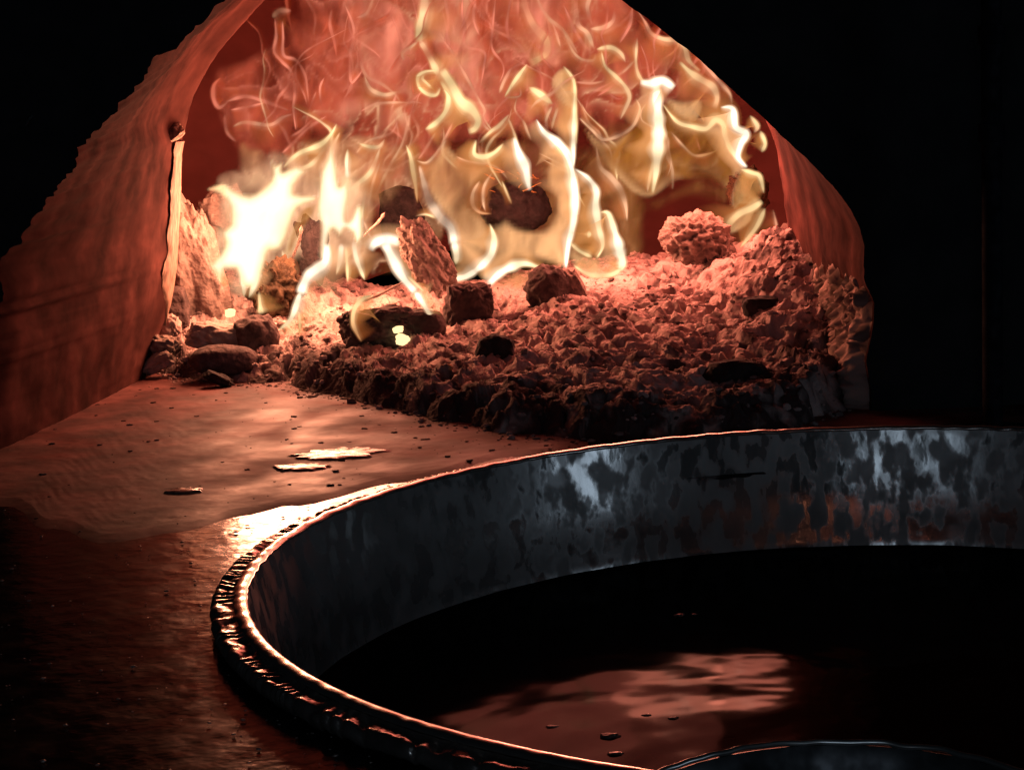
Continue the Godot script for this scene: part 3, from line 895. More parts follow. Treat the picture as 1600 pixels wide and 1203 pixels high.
# a veil of flame inside an outline: thin in the middle, brighter at its folds and edges
func veil(cin: String, cedge: String, alpha: float, edge: float, d: float, pts: Array, folds := 0.0, step := 5.0, cbot := "", feather := 0.0) -> void:
	var raw := PackedVector2Array()
	for i in range(0, pts.size(), 2):
		raw.append(Vector2(pts[i], pts[i + 1]))
	var p := smooth_path(raw, 14.0, true)
	var lo := p[0]
	var hi := p[0]
	for q in p:
		lo = lo.min(q)
		hi = hi.max(q)
	lo -= Vector2(6, 6)
	hi += Vector2(6, 6)
	var nu := int((hi.x - lo.x) / step) + 2
	var nv := int((hi.y - lo.y) / step) + 2
	var v := PackedVector3Array()
	var col := PackedColorArray()
	var live := PackedByteArray()
	var ci := tone(cin)
	var ce := tone(cedge)
	var cb := tone(cbot if cbot else cin)
	var seed_ := raw[0].x * 0.37 + raw[0].y * 0.11
	for j in nv:
		for i in nu:
			var q := lo + Vector2(i, j) * step
			var inside := Geometry2D.is_point_in_polygon(q, p)
			var dist := 1e9
			if inside:
				for k in p.size():
					var s := Geometry2D.get_closest_point_to_segment(q, p[k], p[(k + 1) % p.size()])
					dist = minf(dist, s.distance_squared_to(q))
				dist = sqrt(dist)
			var n1 := nz_mid.get_noise_3d(q.x * 0.012, q.y * 0.007, seed_)
			var a := 0.0
			var c := ci.lerp(cb, smoothstep(lo.y, hi.y, q.y))
			if inside:
				var fw := maxf(maxf(step * 1.2, minf(edge, 7.0)), feather * (0.6 + 0.9 * absf(nz_ridge.get_noise_3d(q.x * 0.015, q.y * 0.015, seed_ + 9.0))))
				var soft := smoothstep(0.0, fw, dist)
				var some := clampf(0.30 + 1.25 * nz_ridge.get_noise_3d(q.x * 0.011, q.y * 0.011, seed_ + 21.0), 0.0, 1.0)
				var e := exp(-pow(dist / maxf(edge, 0.1), 2.0)) * (some if cin != "w" else 1.0) if edge > 0.0 else 0.0
				var hx := q.x + 26.0 * nz_ridge.get_noise_3d(q.x * 0.009, q.y * 0.009, seed_ + 60.0)
				var streak := nz_mid.get_noise_3d(hx * 0.022, q.y * 0.0055, seed_ + 15.0) if cin != "w" else 0.0
				a = alpha * clampf(0.82 + 0.5 * n1 + 0.75 * streak, 0.12, 1.25)
				c = c * (1.0 + (0.35 * n1 + 0.70 * streak if cin != "w" else 0.0))
				if folds > 0.0:
					# wrinkles drawn out upward by the draught
					var wx := q.x + 34.0 * nz_ridge.get_noise_3d(q.x * 0.008, q.y * 0.008, seed_)
					var wy := q.y + 30.0 * nz_ridge.get_noise_3d(q.x * 0.01, q.y * 0.01, seed_ + 40.0)
					var f1 := nz_ridge.get_noise_3d(wx * 0.016, wy * 0.0065, seed_ * 2.0)
					var r := exp(-f1 * 4.6) if f1 > 0.0 else exp(f1 * 38.0)
					var f2 := nz_ridge.get_noise_3d(wx * 0.010 + 50.0, wy * 0.011, seed_ * 3.0)
					r = maxf(r, 0.85 * (exp(f2 * 5.5) if f2 < 0.0 else exp(-f2 * 42.0)))
					var f3 := nz_ridge.get_noise_3d(wx * 0.034 + 90.0, wy * 0.016, seed_ * 5.0)
					r = maxf(r, 0.5 * (exp(-f3 * 9.0) if f3 > 0.0 else exp(f3 * 40.0)))
					r *= 0.65 + 0.7 * nz_ridge.get_noise_3d(q.x * 0.012, q.y * 0.012, seed_ + 77.0)
					e = maxf(e, clampf(r, 0.0, 1.0) * folds)
				c = c.lerp(ce, clampf(e, 0.0, 1.0))
				a = clampf(lerpf(a, 0.95, clampf(e, 0.0, 1.0)), 0.0, 1.0) * soft
			live.append(1 if a > 0.0 else 0)
			var wave := nz_ridge.get_noise_3d(q.x * 0.006, q.y * 0.005, seed_ + d) * 0.035
			v.append(px(q.x, q.y, d + wave))
			col.append(Color(minf(c.r / GLOW, 1.0), minf(c.g / GLOW, 1.0), minf(c.b / GLOW, 1.0), a))
	var idx := PackedInt32Array()
	for j in nv - 1:
		for i in nu - 1:
			var a := j * nu + i
			if live[a] + live[a + 1] + live[a + nu] + live[a + nu + 1] > 0:
				idx.append_array(PackedInt32Array([a, a + 1, a + nu, a + 1, a + nu + 1, a + nu]))
	flame_obj("flame_veil", mk(v, idx, col, false))

func build_fire() -> void:
	flame_mat = StandardMaterial3D.new()
	flame_mat.resource_name = "flame"
	flame_mat.shading_mode = BaseMaterial3D.SHADING_MODE_UNSHADED
	flame_mat.transparency = BaseMaterial3D.TRANSPARENCY_ALPHA
	flame_mat.vertex_color_use_as_albedo = true
	flame_mat.cull_mode = BaseMaterial3D.CULL_DISABLED
	flame_mat.albedo_color = lin(GLOW, GLOW, GLOW)
	fire = Node3D.new()
	fire.name = "fire"
	add_child(fire)
	meta(fire, "roaring wood fire with red veils above and white flames at its left foot", "fire")
	# ---- broad veils, far to near
	veil("r", "p", 0.62, 6.0, 2.52, [425,-130, 700,-150, 960,-130, 1010,0, 985,120, 930,190, 830,215, 700,225, 610,215, 540,200, 470,205, 455,130, 470,60, 520,10], 0.55, 4.0, "", 34.0)
	veil("r", "o", 0.40, 0.0, 2.46, [545,-120, 760,-140, 930,-120, 960,20, 900,110, 880,200, 760,190, 690,205, 600,170, 560,120, 550,40], 0.75, 4.0, "", 34.0)
	veil("r", "p", 0.50, 5.0, 2.44, [880,-60, 990,5, 1015,50, 1065,62, 1110,110, 1140,150, 1120,185, 1050,165, 1005,135, 985,195, 943,218, 905,190, 895,120, 880,60], 0.3, 4.0, "", 34.0)
	veil("g", "t", 0.86, 12.0, 2.40, [906,186, 943,219, 988,198, 1006,160, 1040,168, 1080,196, 1128,198, 1146,240, 1160,262, 1150,300, 1105,284, 1060,284, 1036,300, 1012,312, 985,300, 955,270, 930,240], 0.22, 5.0, "b", 12.0)
	veil("b", "m", 0.62, 0.0, 2.36, [930,236, 960,262, 1000,305, 1040,296, 1085,272, 1135,280, 1160,300, 1130,326, 1080,310, 1036,330, 1012,345, 1004,398, 984,402, 976,345, 950,290], 0.22, 4.0, "", 26.0)
	veil("r", "p", 0.55, 4.0, 2.40, [446,30, 515,10, 530,44, 527,92, 545,138, 590,150, 585,182, 540,205, 500,215, 480,196, 482,150, 476,112, 448,86], 0.3, 4.0, "", 34.0)
	veil("p", "o", 0.50, 5.0, 2.38, [517,161, 545,148, 582,150, 590,170, 566,186, 545,205, 520,212], 0.3, 4.0, "", 18.0)
	veil("p", "o", 0.55, 4.0, 2.36, [532,8, 582,-10, 640,20, 655,60, 640,110, 600,146, 575,138, 568,118, 552,130, 548,84, 553,50], 0.3, 4.0, "", 18.0)
	veil("r", "p", 0.65, 4.0, 2.38, [334,128, 346,118, 355,138, 360,156, 385,150, 414,158, 452,172, 458,205, 430,222, 400,222, 372,222, 355,206, 350,180, 338,165], 0.5, 4.0, "", 34.0)
	veil("m", "o", 0.42, 0.0, 2.34, [371,222, 400,226, 418,238, 424,272, 410,292, 388,302, 369,294], 0.8, 3.5, "o", 24.0)
	veil("r", "o", 0.55, 0.0, 2.36, [455,200, 500,215, 560,210, 640,200, 700,225, 690,262, 655,262, 640,300, 600,300, 560,300, 520,262, 470,262, 440,240], 0.55, 4.0, "", 34.0)
	veil("d", "p", 0.45, 0.0, 2.44, [560,300, 640,235, 720,225, 830,215, 890,240, 895,300, 860,300, 850,360, 770,350, 740,330, 690,330, 650,340, 600,380], 0.3, 4.0, "", 34.0)
	veil("b", "o", 0.30, 0.0, 2.40, [440,236, 480,216, 520,222, 560,206, 620,212, 660,232, 690,262, 700,320, 690,380, 640,420, 580,430, 520,400, 480,330, 455,290], 0.9, 4.0, "b", 14.0)
	veil("r", "o", 0.50, 0.0, 2.34, [470,150, 520,140, 560,150, 600,150, 640,160, 690,150, 720,180, 700,230, 650,240, 600,225, 540,235, 490,225, 462,190], 0.95, 4.0, "", 34.0)
	veil("b", "m", 0.50, 0.0, 2.43, [700,230, 760,215, 850,215, 930,225, 1000,260, 1010,330, 1000,420, 900,430, 780,430, 720,400, 690,320], 0.4, 4.0, "", 26.0)
	veil("p", "o", 0.45, 8.0, 2.37, [640,-60, 720,-60, 745,20, 760,80, 756,130, 770,190, 740,210, 715,150, 690,110, 670,60, 650,20], 0.8, 4.0, "", 18.0)
	veil("p", "t", 0.45, 10.0, 2.36, [815,-60, 870,-60, 862,20, 880,80, 872,110, 846,100, 826,105, 800,130, 796,90, 812,40], 0.5, 4.0, "", 18.0)
	veil("r", "p", 0.34, 0.0, 2.41, [470,-40, 640,-60, 700,-20, 690,80, 650,150, 580,170, 520,150, 480,90], 1.0, 3.5, "r", 30.0)
	veil("r", "p", 0.34, 0.0, 2.42, [690,-60, 860,-60, 900,20, 890,110, 850,200, 780,210, 730,160, 700,80], 1.0, 3.5, "r", 30.0)
	veil("r", "o", 0.36, 0.0, 2.39, [880,-60, 960,-20, 1010,60, 1050,90, 1080,150, 1010,180, 930,190, 890,120], 0.8, 3.5, "r", 26.0)
	veil("m", "o", 0.22, 0.0, 2.30, [470,215, 540,205, 600,215, 640,235, 630,300, 590,330, 550,300, 500,290, 455,270], 0.9, 4.0, "m", 24.0)
	veil("r", "p", 0.42, 0.0, 2.40, [330,110, 380,90, 440,60, 470,110, 480,190, 460,240, 420,250, 370,240, 340,190], 0.7, 3.5, "r", 30.0)
	# ---- tan sheets in the middle
	veil("m", "t", 0.80, 16.0, 2.26, [652,252, 667,254, 694,224, 716,242, 737,256, 769,257, 757,276, 739,297, 735,321, 750,332, 765,352, 763,389, 742,411, 720,404, 711,370, 690,332, 669,304, 656,269], 0.22, 5.0, "t", 14.0)
	veil("m", "t", 0.82, 14.0, 2.25, [849,224, 872,231, 887,257, 893,314, 894,351, 883,379, 885,413, 862,413, 834,409, 806,407, 775,424, 757,440, 750,420, 769,389, 766,351, 778,347, 791,339, 806,351, 825,356, 849,359, 864,332, 862,304, 853,276, 857,248], 0.22, 5.0, "t", 14.0)
	veil("t", "y", 0.75, 3.0, 2.3, [862,120, 881,105, 898,122, 899,169, 878,163, 862,142], 0.22, 4.0, "", 9.0)
	veil("m", "o", 0.7, 3.0, 2.3, [862,140, 898,165, 896,225, 884,230, 870,215, 866,180], 0.3, 4.0, "", 14.0)
	veil("t", "y", 0.75, 3.0, 2.32, [1042,153, 1067,157, 1097,156, 1095,180, 1079,194, 1055,182, 1044,169], 0.22, 4.0, "", 9.0)
	veil("m", "t", 0.7, 3.0, 2.08, [769,447, 790,428, 820,420, 848,421, 846,446, 802,456], 0.22, 4.0, "", 14.0)
	veil("t", "y", 0.62, 3.0, 2.12, [888,400, 897,380, 906,392, 926,402, 944,392, 948,350, 962,400, 966,426, 932,431, 900,420], 0.22, 4.0, "", 9.0)
	veil("g", "t", 0.55, 3.0, 2.16, [898,268, 918,282, 928,300, 929,330, 934,365, 936,395, 920,402, 895,385, 899,330], 0.3, 4.0, "", 12.0)
	veil("m", "t", 0.55, 4.0, 2.24, [934,236, 940,258, 956,278, 972,298, 979,330, 1000,395, 985,402, 972,372, 962,330, 945,300, 936,270], 0.22, 4.0, "", 14.0)
	veil("g", "y", 0.70, 4.0, 2.17, [1157,265, 1186,272, 1194,304, 1174,324, 1148,329, 1142,306], 0.3, 4.0, "", 12.0)
	veil("b", "m", 0.62, 3.0, 2.16, [1142,345, 1170,330, 1196,320, 1206,350, 1200,386, 1170,402, 1148,398, 1138,372], 0.22, 4.0, "", 26.0)
	veil("t", "y", 0.72, 3.0, 2.14, [1134,358, 1146,344, 1164,332, 1180,326, 1176,346, 1156,362, 1140,366], 0.22, 4.0, "", 9.0)
	veil("g", "t", 0.5, 2.0, 2.05, [553,482, 570,468, 584,466, 580,490, 585,520, 575,545, 560,525, 552,505], 0.22, 4.0, "", 12.0)
	# ---- the white hot core at the left, with the orange glow that wraps it
	veil("o", "y", 0.75, 0.0, 2.19, [336,276, 366,262, 388,262, 410,246, 424,228, 450,236, 476,236, 500,240, 514,214, 532,216, 552,262, 578,290, 586,330, 578,390, 560,424, 520,430, 490,420, 470,410, 450,430, 420,462, 380,470, 345,462, 318,430, 324,396, 330,360, 334,320], 0.35, 4.0, "o", 26.0)
	veil("w", "y", 1.0, 13.0, 2.10, [348,287, 369,296, 389,302, 414,289, 423,272, 419,240, 430,256, 444,250, 442,266, 462,256, 480,268, 468,280, 461,300, 496,305, 495,314, 466,326, 455,352, 440,390, 421,393, 418,408, 411,426, 404,448, 392,452, 376,446, 366,424, 352,424, 343,446, 334,428, 325,415, 343,394, 349,379, 343,362, 358,349, 356,325, 345,305], 0.0, 3.5, "", 10.0)
	veil("y", "o", 0.9, 4.0, 2.12, [320,296, 335,288, 348,285, 362,295, 355,312, 342,304], 0.22, 4.0, "", 9.0)
	veil("w", "y", 1.0, 9.0, 2.13, [500,268, 508,248, 514,228, 520,226, 525,250, 531,289, 541,277, 546,296, 543,343, 558,316, 566,322, 568,370, 556,384, 549,366, 540,360, 531,372, 519,360, 514,384, 508,411, 497,404, 498,352, 494,326], 0.0, 3.5, "", 10.0)
	veil("g", "y", 0.75, 5.0, 2.15, [466,327, 492,316, 496,330, 478,355, 460,392, 456,402, 446,396, 446,380, 456,352], 0.4, 4.0, "", 12.0)
	# ---- strands: upper left
	strand("p","p",5,5,4,2.36,[429,28, 431,56, 428,80, 440,96, 455,113, 460,141, 458,170, 462,204])
	strand("p","p",4,5,4,2.36,[441,32, 442,56, 443,86, 462,94, 476,116, 480,142, 482,162])
	strand("o","p",8,9,7,2.35,[425,28, 436,17, 455,17])
	strand("p","r",4,6,3,2.37,[518,14, 515,38, 522,66, 526,92])
	strand("p","p",3,4,4,2.36,[507,120, 500,135, 500,154, 504,172])
	strand("p","p",3,4,3,2.36,[494,142, 487,160, 483,174, 476,196])
	strand("r","p",5,7,5,2.37,[346,120, 334,133, 333,154, 342,168, 357,158])
	strand("p","p",4,7,4,2.37,[350,160, 382,151, 414,159, 452,173])
	strand("p","p",3,5,3,2.36,[359,172, 386,167, 415,160])
	strand("o","p",5,7,5,2.35,[363,198, 382,191, 421,195, 442,183, 458,178])
	strand("p","p",5,5,4,2.36,[350,178, 354,206, 369,222])
	strand("p","p",4,5,5,2.33,[510,181, 480,201, 459,222, 440,240])
	strand("y","y",4,9,6,2.28,[526,193, 516,211, 500,226, 466,240, 442,262])
	strand("o","y",4,8,10,2.26,[512,222, 498,244, 484,258, 464,266])
	strand("o","o",3,5,4,2.33,[524,214, 512,236, 512,250])
	strand("p","p",4,6,4,2.36,[537,4, 551,38, 552,62, 547,85, 548,127, 557,122, 567,108])
	strand("o","o",4,8,5,2.34,[569,118, 579,139, 601,148, 622,143])
	strand("o","p",3,6,3,2.36,[584,-6, 573,20, 556,28])
	strand("p","o",4,5,3,2.34,[620,143, 612,170, 606,200, 590,220])
	# ---- upper middle
	strand("o","y",12,18,12,2.32,[664,-10, 661,24, 655,46, 655,66])
	strand("o","y",10,11,12,2.31,[655,62, 667,82, 679,105, 684,118])
	strand("o","o",4,6,4,2.33,[654,64, 640,74, 628,84, 632,96])
	strand("y","y",5,6,6,2.30,[684,110, 664,112, 653,120, 655,136, 668,147, 682,148, 688,136])
	strand("t","y",4,5,4,2.30,[664,114, 660,123, 669,132, 676,140])
	strand("y","y",8,9,9,2.29,[688,126, 700,148, 697,172, 682,191, 664,203])
	strand("y","y",12,19,8,2.28,[690,108, 705,131, 720,158, 738,172, 747,188, 742,201, 731,206])
	strand("p","o",4,5,4,2.33,[680,50, 697,69, 712,90, 724,112, 739,139, 750,159, 757,172, 756,184, 770,206])
	strand("p","p",3,5,3,2.35,[724,-20, 722,20, 726,40, 727,71, 756,81, 756,105, 750,139])
	strand("p","p",3,4,3,2.35,[727,70, 718,88, 722,110])
	strand("p","p",3,4,3,2.36,[775,-10, 770,40, 769,75, 784,97, 787,112, 780,130])
	strand("p","o",4,6,4,2.33,[800,104, 792,118, 786,130, 780,146])
	strand("y","y",4,7,3,2.3,[824,100, 806,124, 788,152])
	strand("o","p",3,3,3,2.31,[788,152, 812,150, 812,135])
	strand("p","t",8,14,12,2.33,[815,-20, 821,10, 834,40, 853,62, 853,84, 826,100])
	strand("o","o",4,7,5,2.33,[838,-10, 845,10, 860,31, 881,49, 903,84])
	strand("p","o",3,4,3,2.33,[862,34, 868,48, 876,74])
	strand("y","y",6,12,5,2.28,[826,136, 844,147, 864,163])
	strand("o","o",4,5,3,2.29,[863,165, 856,180, 852,193])
	strand("o","o",4,5,3,2.29,[873,166, 866,186, 862,203])
	strand("o","y",4,6,5,2.28,[796,178, 780,196, 766,206, 748,224])
	strand("p","o",3,5,3,2.29,[752,180, 757,196, 768,206])
	strand("o","y",3,4,3,2.28,[794,184, 804,210, 810,232])
	strand("w","w",4,12,16,2.24,[838,186, 850,206, 870,221, 884,238, 893,262])
	strand("y","w",5,7,7,2.25,[898,146, 897,187, 896,225, 896,262])
	strand("p","o",3,5,3,2.33,[649,155, 640,182, 629,222, 616,250])
	strand("p","p",3,4,2,2.34,[604,200, 620,208, 632,222])
	strand("o","p",3,6,3,2.35,[608,196, 616,176, 640,160, 662,162])
	strand("p","o",3,4,4,2.33,[708,190, 692,222, 680,240])
	# ---- upper right
	strand("o","o",4,5,6,2.36,[878,40, 893,76, 908,92, 927,94, 931,84])
	strand("p","o",7,9,8,2.37,[900,-20, 902,34, 918,52, 928,76])
	strand("p","o",4,9,6,2.37,[960,14, 958,32, 943,43, 922,45])
	strand("y","o",5,8,4,2.33,[932,77, 954,74, 970,83, 978,98])
	strand("y","o",5,7,6,2.32,[940,80, 946,103, 962,119, 977,135, 984,152, 977,171, 969,187])
	strand("o","o",3,5,4,2.33,[993,93, 977,110, 961,120])
	strand("p","p",4,6,4,2.36,[988,12, 984,40, 968,68])
	strand("p","y",4,8,9,2.33,[995,14, 1008,34, 1018,52, 1037,61, 1060,63, 1071,76, 1077,95, 1095,112])
	strand("o","y",4,5,8,2.31,[996,58, 994,97, 999,119, 1010,131])
	strand("w","w",9,15,11,2.24,[1000,128, 1018,130, 1036,126, 1054,138])
	strand("w","y",13,19,4,2.23,[1026,134, 1028,169, 1030,205, 1028,240, 1025,272, 1020,302])
	strand("y","o",6,6,3,2.24,[1022,250, 1016,275, 1012,300])
	strand("y","o",5,13,8,2.33,[1062,96, 1078,112, 1096,124, 1114,135, 1121,153, 1116,170])
	strand("y","y",5,9,9,2.28,[1036,163, 1058,190, 1082,198, 1104,201, 1118,188, 1130,194, 1134,214, 1145,238, 1164,258])
	strand("w","w",8,12,8,2.24,[1126,168, 1145,170, 1150,198, 1166,209, 1158,226, 1154,246, 1168,262])
	strand("y","o",4,7,4,2.2,[1172,180, 1184,197, 1178,208])
	strand("y","y",5,7,6,2.2,[1188,204, 1196,224, 1190,238])
	strand("p","o",4,7,4,2.26,[1076,70, 1092,86, 1106,106, 1124,127, 1141,147, 1144,168])
	strand("y","y",5,7,7,2.26,[880,103, 893,119, 898,135, 899,180, 900,226])
	strand("o","o",4,6,5,2.3,[905,184, 925,203, 943,218, 970,211, 990,196, 1000,171, 994,154])
	strand("p","o",3,4,3,2.34,[898,128, 925,130, 946,126])
	strand("p","r",3,4,3,2.34,[952,146, 964,154, 976,154])
	strand("o","g",3,5,3,2.29,[1048,205, 1068,228, 1087,243, 1114,238, 1127,228])
	strand("p","r",3,6,4,2.37,[594,-4, 575,37, 562,81, 566,100])
	strand("p","p",3,6,5,2.37,[881,8, 897,44, 912,69, 924,80])
	strand("o","p",3,5,3,2.33,[681,206, 662,237, 652,250])
	strand("p","o",3,5,4,2.32,[622,187, 610,208, 575,220, 556,240])
	strand("p","p",3,5,3,2.34,[487,187, 470,204, 452,214])
	strand("o","m",3,5,3,2.3,[581,262, 562,300, 556,322])
	strand("o","b",3,5,3,2.3,[626,228, 600,276, 581,319])
	strand("o","y",3,5,6,2.28,[531,206, 512,244, 506,262])
	strand("p","p",3,6,3,2.37,[690,-20, 700,30, 694,70])
	strand("p","r",3,5,3,2.37,[610,20, 626,60, 640,104, 646,150])
	strand("p","p",3,5,3,2.37,[745,-20, 740,30, 752,60])
	strand("o","p",4,8,3,2.36,[930,-20, 918,10, 926,40])
	strand("p","r",3,5,3,2.36,[800,-10, 792,40, 800,80, 796,104])
	strand("p","o",3,5,3,2.33,[560,176, 590,162, 640,160])
	# ---- left and middle, low
	strand("y","w",4,6,8,2.2,[543,232, 541,255, 542,280])
	strand("y","o",4,7,4,2.24,[560,224, 576,229, 592,229, 601,217])
	strand("o","y",4,8,8,2.2,[594,230, 579,268, 560,286, 545,298])
	strand("o","o",3,5,3,2.22,[594,252, 582,286, 577,316])
	strand("o","y",4,5,7,2.18,[571,296, 566,325, 562,345])
	strand("o","o",3,4,3,2.2,[568,345, 576,366, 582,374])
	strand("w","w",10,15,11,0.0,[510,380, 508,408, 494,420, 480,432, 468,460])
	strand("w","y",11,9,4,0.0,[469,456, 458,490, 448,505, 434,516])
	strand("y","g",4,5,2,0.0,[467,488, 468,508, 467,526])
	strand("w","y",10,8,3,0.0,[533,380, 531,405, 525,430])
	strand("w","y",10,8,4,0.0,[552,376, 556,402, 564,424, 570,438])
	strand("y","y",5,5,3,0.0,[540,385, 542,415, 543,442])
	strand("w","y",14,10,3,0.0,[378,412, 380,440, 381,466])
	strand("w","y",12,9,4,0.0,[402,420, 396,446, 388,466])
	strand("y","y",4,6,16,0.0,[404,455, 406,478, 408,491])
	strand("y","w",5,9,4,0.0,[440,390, 446,412, 450,432, 446,448])
	strand("y","y",5,7,3,0.0,[342,426, 341,440, 340,452])
	strand("w","w",10,15,12,0.0,[578,392, 586,380, 604,374, 626,380])
	strand("w","w",14,15,10,0.0,[600,378, 614,406, 628,432, 649,457])
	strand("w","y",10,7,3,0.0,[648,455, 668,486, 680,512])
	strand("y","o",4,5,2,0.0,[634,430, 652,446, 664,458])
	strand("y","m",9,8,5,0.0,[584,462, 568,466, 554,482, 551,504, 558,522, 565,534])
	strand("y","m",5,8,3,2.2,[634,226, 641,244, 645,267, 649,291, 652,318])
	strand("o","w",4,15,12,2.16,[655,258, 662,286, 671,314, 688,340, 704,356, 710,382])
	strand("w","y",12,11,5,2.14,[709,376, 713,398, 712,414])
	strand("o","y",2,4,6,2.17,[648,338, 664,335, 682,340])
	strand("o","o",3,5,3,2.22,[649,250, 666,254, 682,239, 698,218])
	strand("o","p",2,4,2,2.24,[712,244, 731,252, 766,257])
	strand("y","y",5,9,5,2.2,[744,218, 741,240, 756,245, 773,238, 787,224])
	strand("o","o",3,5,3,2.22,[770,268, 756,292, 755,317, 759,331])
	strand("o","m",5,7,3,2.22,[750,282, 739,301, 739,321, 750,332, 769,334])
	strand("w","w",5,15,7,2.18,[803,214, 812,242, 821,261, 825,284, 828,298])
	strand("y","m",2,4,3,2.3,[784,282, 793,304, 800,320])
	strand("y","y",4,6,4,2.18,[868,226, 884,252, 892,292, 894,350, 886,380])
	strand("y","w",5,12,15,2.12,[765,349, 772,372, 768,396, 754,414, 740,424])
	strand("w","y",14,9,4,0.0,[748,420, 728,432, 706,438, 684,456])
	strand("w","y",10,13,4,0.0,[762,446, 780,428, 802,416, 822,412, 848,420])
	# ---- right of the middle, low
	strand("w","w",8,12,8,2.16,[878,228, 893,262, 899,310, 897,344, 888,384, 884,420])
	strand("w","y",6,12,7,2.14,[898,264, 919,278, 932,298, 931,322, 936,356, 942,384, 932,404])
	strand("y","y",4,6,5,2.12,[890,378, 905,392, 926,402])
	strand("y","y",5,8,3,2.12,[920,360, 921,366, 919,372])
	strand("y","w",6,10,20,2.1,[937,332, 950,333, 959,356, 967,384, 970,404])
	strand("w","y",20,14,6,2.1,[968,390, 973,410, 968,424])
	strand("y","y",5,8,8,2.1,[896,414, 914,426, 933,431, 956,429, 972,420])
	strand("o","o",4,11,5,2.2,[932,228, 938,260, 955,277, 970,297, 978,322, 980,346])
	strand("y","t",8,14,10,2.12,[1192,314, 1176,325, 1156,334, 1142,347, 1136,358])
	strand("y","t",7,8,3,2.12,[1196,325, 1184,352, 1168,374, 1156,388])
	strand("o","p",2,4,2,2.12,[1208,326, 1214,354, 1215,374])
	strand("y","y",5,8,5,2.15,[1156,264, 1176,270, 1188,276, 1194,302])

	# ---- fine wisps carried up by the draught between the large flames
	var field := PackedVector2Array([Vector2(440, 40), Vector2(600, -60), Vector2(960, -60), Vector2(1090, 100), Vector2(1150, 190), Vector2(1150, 270), Vector2(1000, 310), Vector2(900, 330), Vector2(700, 300), Vector2(560, 300), Vector2(460, 250), Vector2(380, 190)])
	for k in 110:
		var q := Vector2(rng.randf_range(380, 1150), rng.randf_range(-40, 330))
		if not Geometry2D.is_point_in_polygon(q, field):
			continue
		var pts := []
		var way := rng.randf_range(-0.6, 0.6)
		var here := q
		for m in rng.randi_range(5, 10):
			pts.append(here.x)
			pts.append(here.y)
			way = clampf(way * 0.8 + 0.8 * nz_ridge.get_noise_2d(here.x * 0.02, here.y * 0.02) + rng.randf_range(-0.28, 0.28), -1.1, 1.1)
			here += Vector2(sin(way), -cos(way)) * rng.randf_range(14, 24)
		var hot := clampf((q.y + rng.randf_range(-90, 60)) / 300.0, 0.0, 1.0)
		var tones := ["r", "p", "p", "o", "o", "y"]
		var at := int(hot * 5.0)
		strand(tones[at], tones[maxi(at - 1, 0)], rng.randf_range(2, 5), rng.randf_range(3, 6), 1.5, rng.randf_range(2.27, 2.44), pts, rng.randf_range(0.45, 0.85))

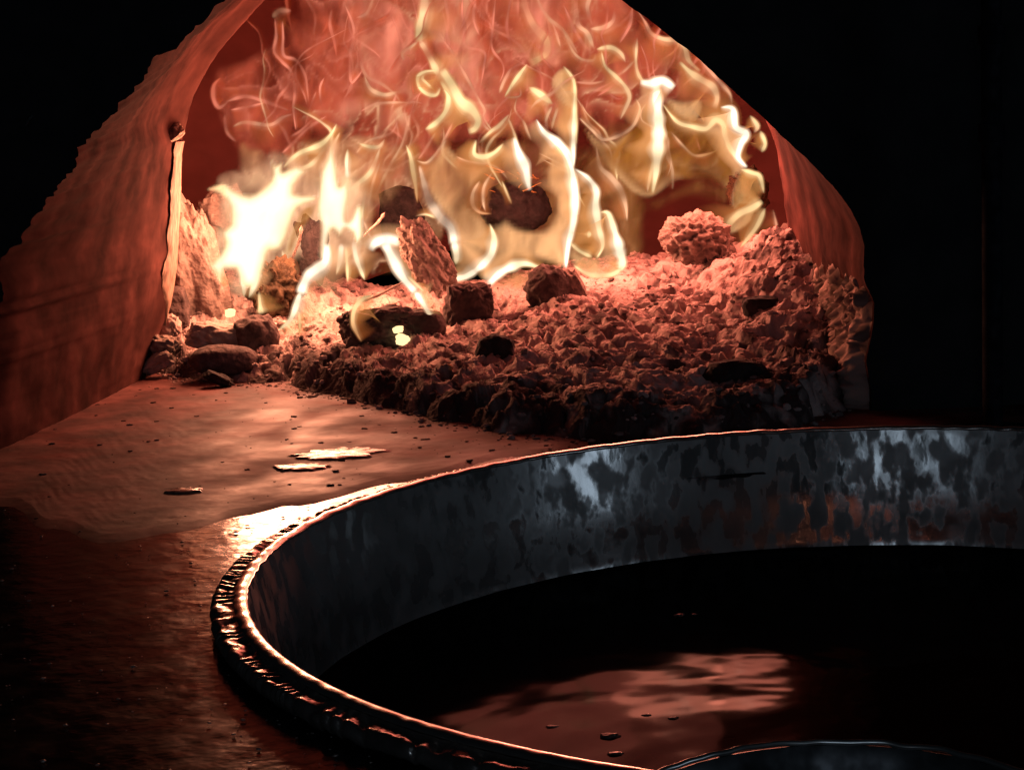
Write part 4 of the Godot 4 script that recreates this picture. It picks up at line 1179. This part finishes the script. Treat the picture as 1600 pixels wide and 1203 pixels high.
# =====================================================================
# small things
# =====================================================================
func build_small() -> void:
	# wet patches that mirror the white flames
	var wet := tri(mat(lin(0.20, 0.12, 0.10), 1.0, 0.0, 0.8), 9.0)
	wet.roughness_texture = noise_tex(0.02, Color(0.06, 0.06, 0.06), Color(0.5, 0.5, 0.5), 4, 131)
	var k := 0
	for s in [[535, 708, 0.034, 0.010], [520, 714, 0.026, 0.006], [468, 731, 0.020, 0.006], [285, 768, 0.013, 0.004]]:
		var v0 := px(s[0], s[1], 1.0) - EYE
		var at := EYE + v0 * ((0.0 - EYE.y) / v0.y)
		var v := PackedVector3Array([Vector3(0, 0.0017, 0)])
		var idx := PackedInt32Array()
		for i in 40:
			var t := TAU * i / 40.0
			var w := 1.0 + 0.55 * nz_mid.get_noise_2d(cos(t) * 1.8 + k * 9.0, sin(t) * 1.8) + 0.22 * nz_mid.get_noise_2d(cos(t) * 3.4 + k * 5.0, sin(t) * 3.4)
			v.append(Vector3(cos(t) * s[2] * w, 0.0014, sin(t) * s[3] * 2.0 * w))
		for i in 40:
			v.append(v[i + 1] * Vector3(1.12, -0.3, 1.12))
		for i in 40:
			var n := (i + 1) % 40
			idx.append_array(PackedInt32Array([0, i + 1, n + 1, i + 1, i + 41, n + 1, n + 1, i + 41, n + 41]))
		var o := obj("grease_patch", mk(v, idx), wet, self, at)
		meta(o, ["wide shiny grease patch on the red hearth floor", "narrow shiny grease patch along the front of the wide one", "small shiny grease patch left of the wide one on the hearth", "tiny shiny grease patch nearest the rounded hearth lip"][k], "grease", "grease patches on the hearth")
		k += 1
	# glowing coals
	var hot := StandardMaterial3D.new()
	hot.albedo_color = lin(0.2, 0.1, 0.05)
	hot.emission_enabled = true
	hot.emission = lin(1.0, 0.72, 0.34)
	hot.emission_energy_multiplier = 1.6
	place("fire_ember", "white hot ember in the hollow right of the curled flame", "ember", 629, 531, 1.945, lump(61, Vector3(0.0085, 0.006, 0.006), 0.3, 1.6, 0.3, 8), hot)
	place("fire_ember", "smaller hot ember just above the other in the same hollow", "ember", 622, 515, 1.95, lump(62, Vector3(0.006, 0.004, 0.005), 0.3, 1.6, 0.3, 8), hot)
	place("fire_ember", "square glowing ember at the foot of the whitest flame", "ember", 359, 489, 2.02, lump(63, Vector3(0.0065, 0.005, 0.005), 0.15, 1.6, 0.7, 8), hot)
	place("fire_ember", "dull orange ember in the ash bank below the square charred block", "ember", 698, 575, 0.0, lump(64, Vector3(0.006, 0.004, 0.005), 0.3, 1.6, 0.3, 8), char_mat(lin(0.4, 0.2, 0.1), lin(0.5, 0.28, 0.14), 111))
	# pole on the right before the black wall
	var foot := px(1552, 640, 1.52)
	foot.y = 0.0
	var pole := thing("metal_pole", "dark metal pole before the black furnace wall at the right", "pole", foot)
	var pm := tri(mat(Color.WHITE, 1.0, 0.1, 0.06), 5.0)
	pm.albedo_texture = noise_tex(0.02, lin(0.004, 0.004, 0.005), lin(0.03, 0.03, 0.036), 5, 121)
	pm.roughness_texture = noise_tex(0.03, Color(0.4, 0.4, 0.4), Color(0.8, 0.8, 0.8), 5, 122)
	obj("shaft", lathe([Vector2(0.001, -0.014), Vector2(0.0085, -0.014), Vector2(0.0085, 0.9), Vector2(0.001, 0.9)], 24, true), pm, pole)
	for y in [0.245, 0.325]:
		obj("collar", lathe([Vector2(0.0086, y - 0.008), Vector2(0.011, y - 0.007), Vector2(0.011, y + 0.007), Vector2(0.0086, y + 0.008)], 24, true), pm, pole)
	var nail_at := px(42, 188, FRONT_D - 0.01)
	var nail := obj("bent_nail", stick(nail_at + Vector3(0.003, 0.006, -0.014), nail_at + Vector3(-0.002, -0.006, 0.006), 0.0012), mat(lin(0.5, 0.5, 0.5), 0.3, 0.9), self)
	meta(nail, "tiny bent nail in the black wall at the upper left", "nail")
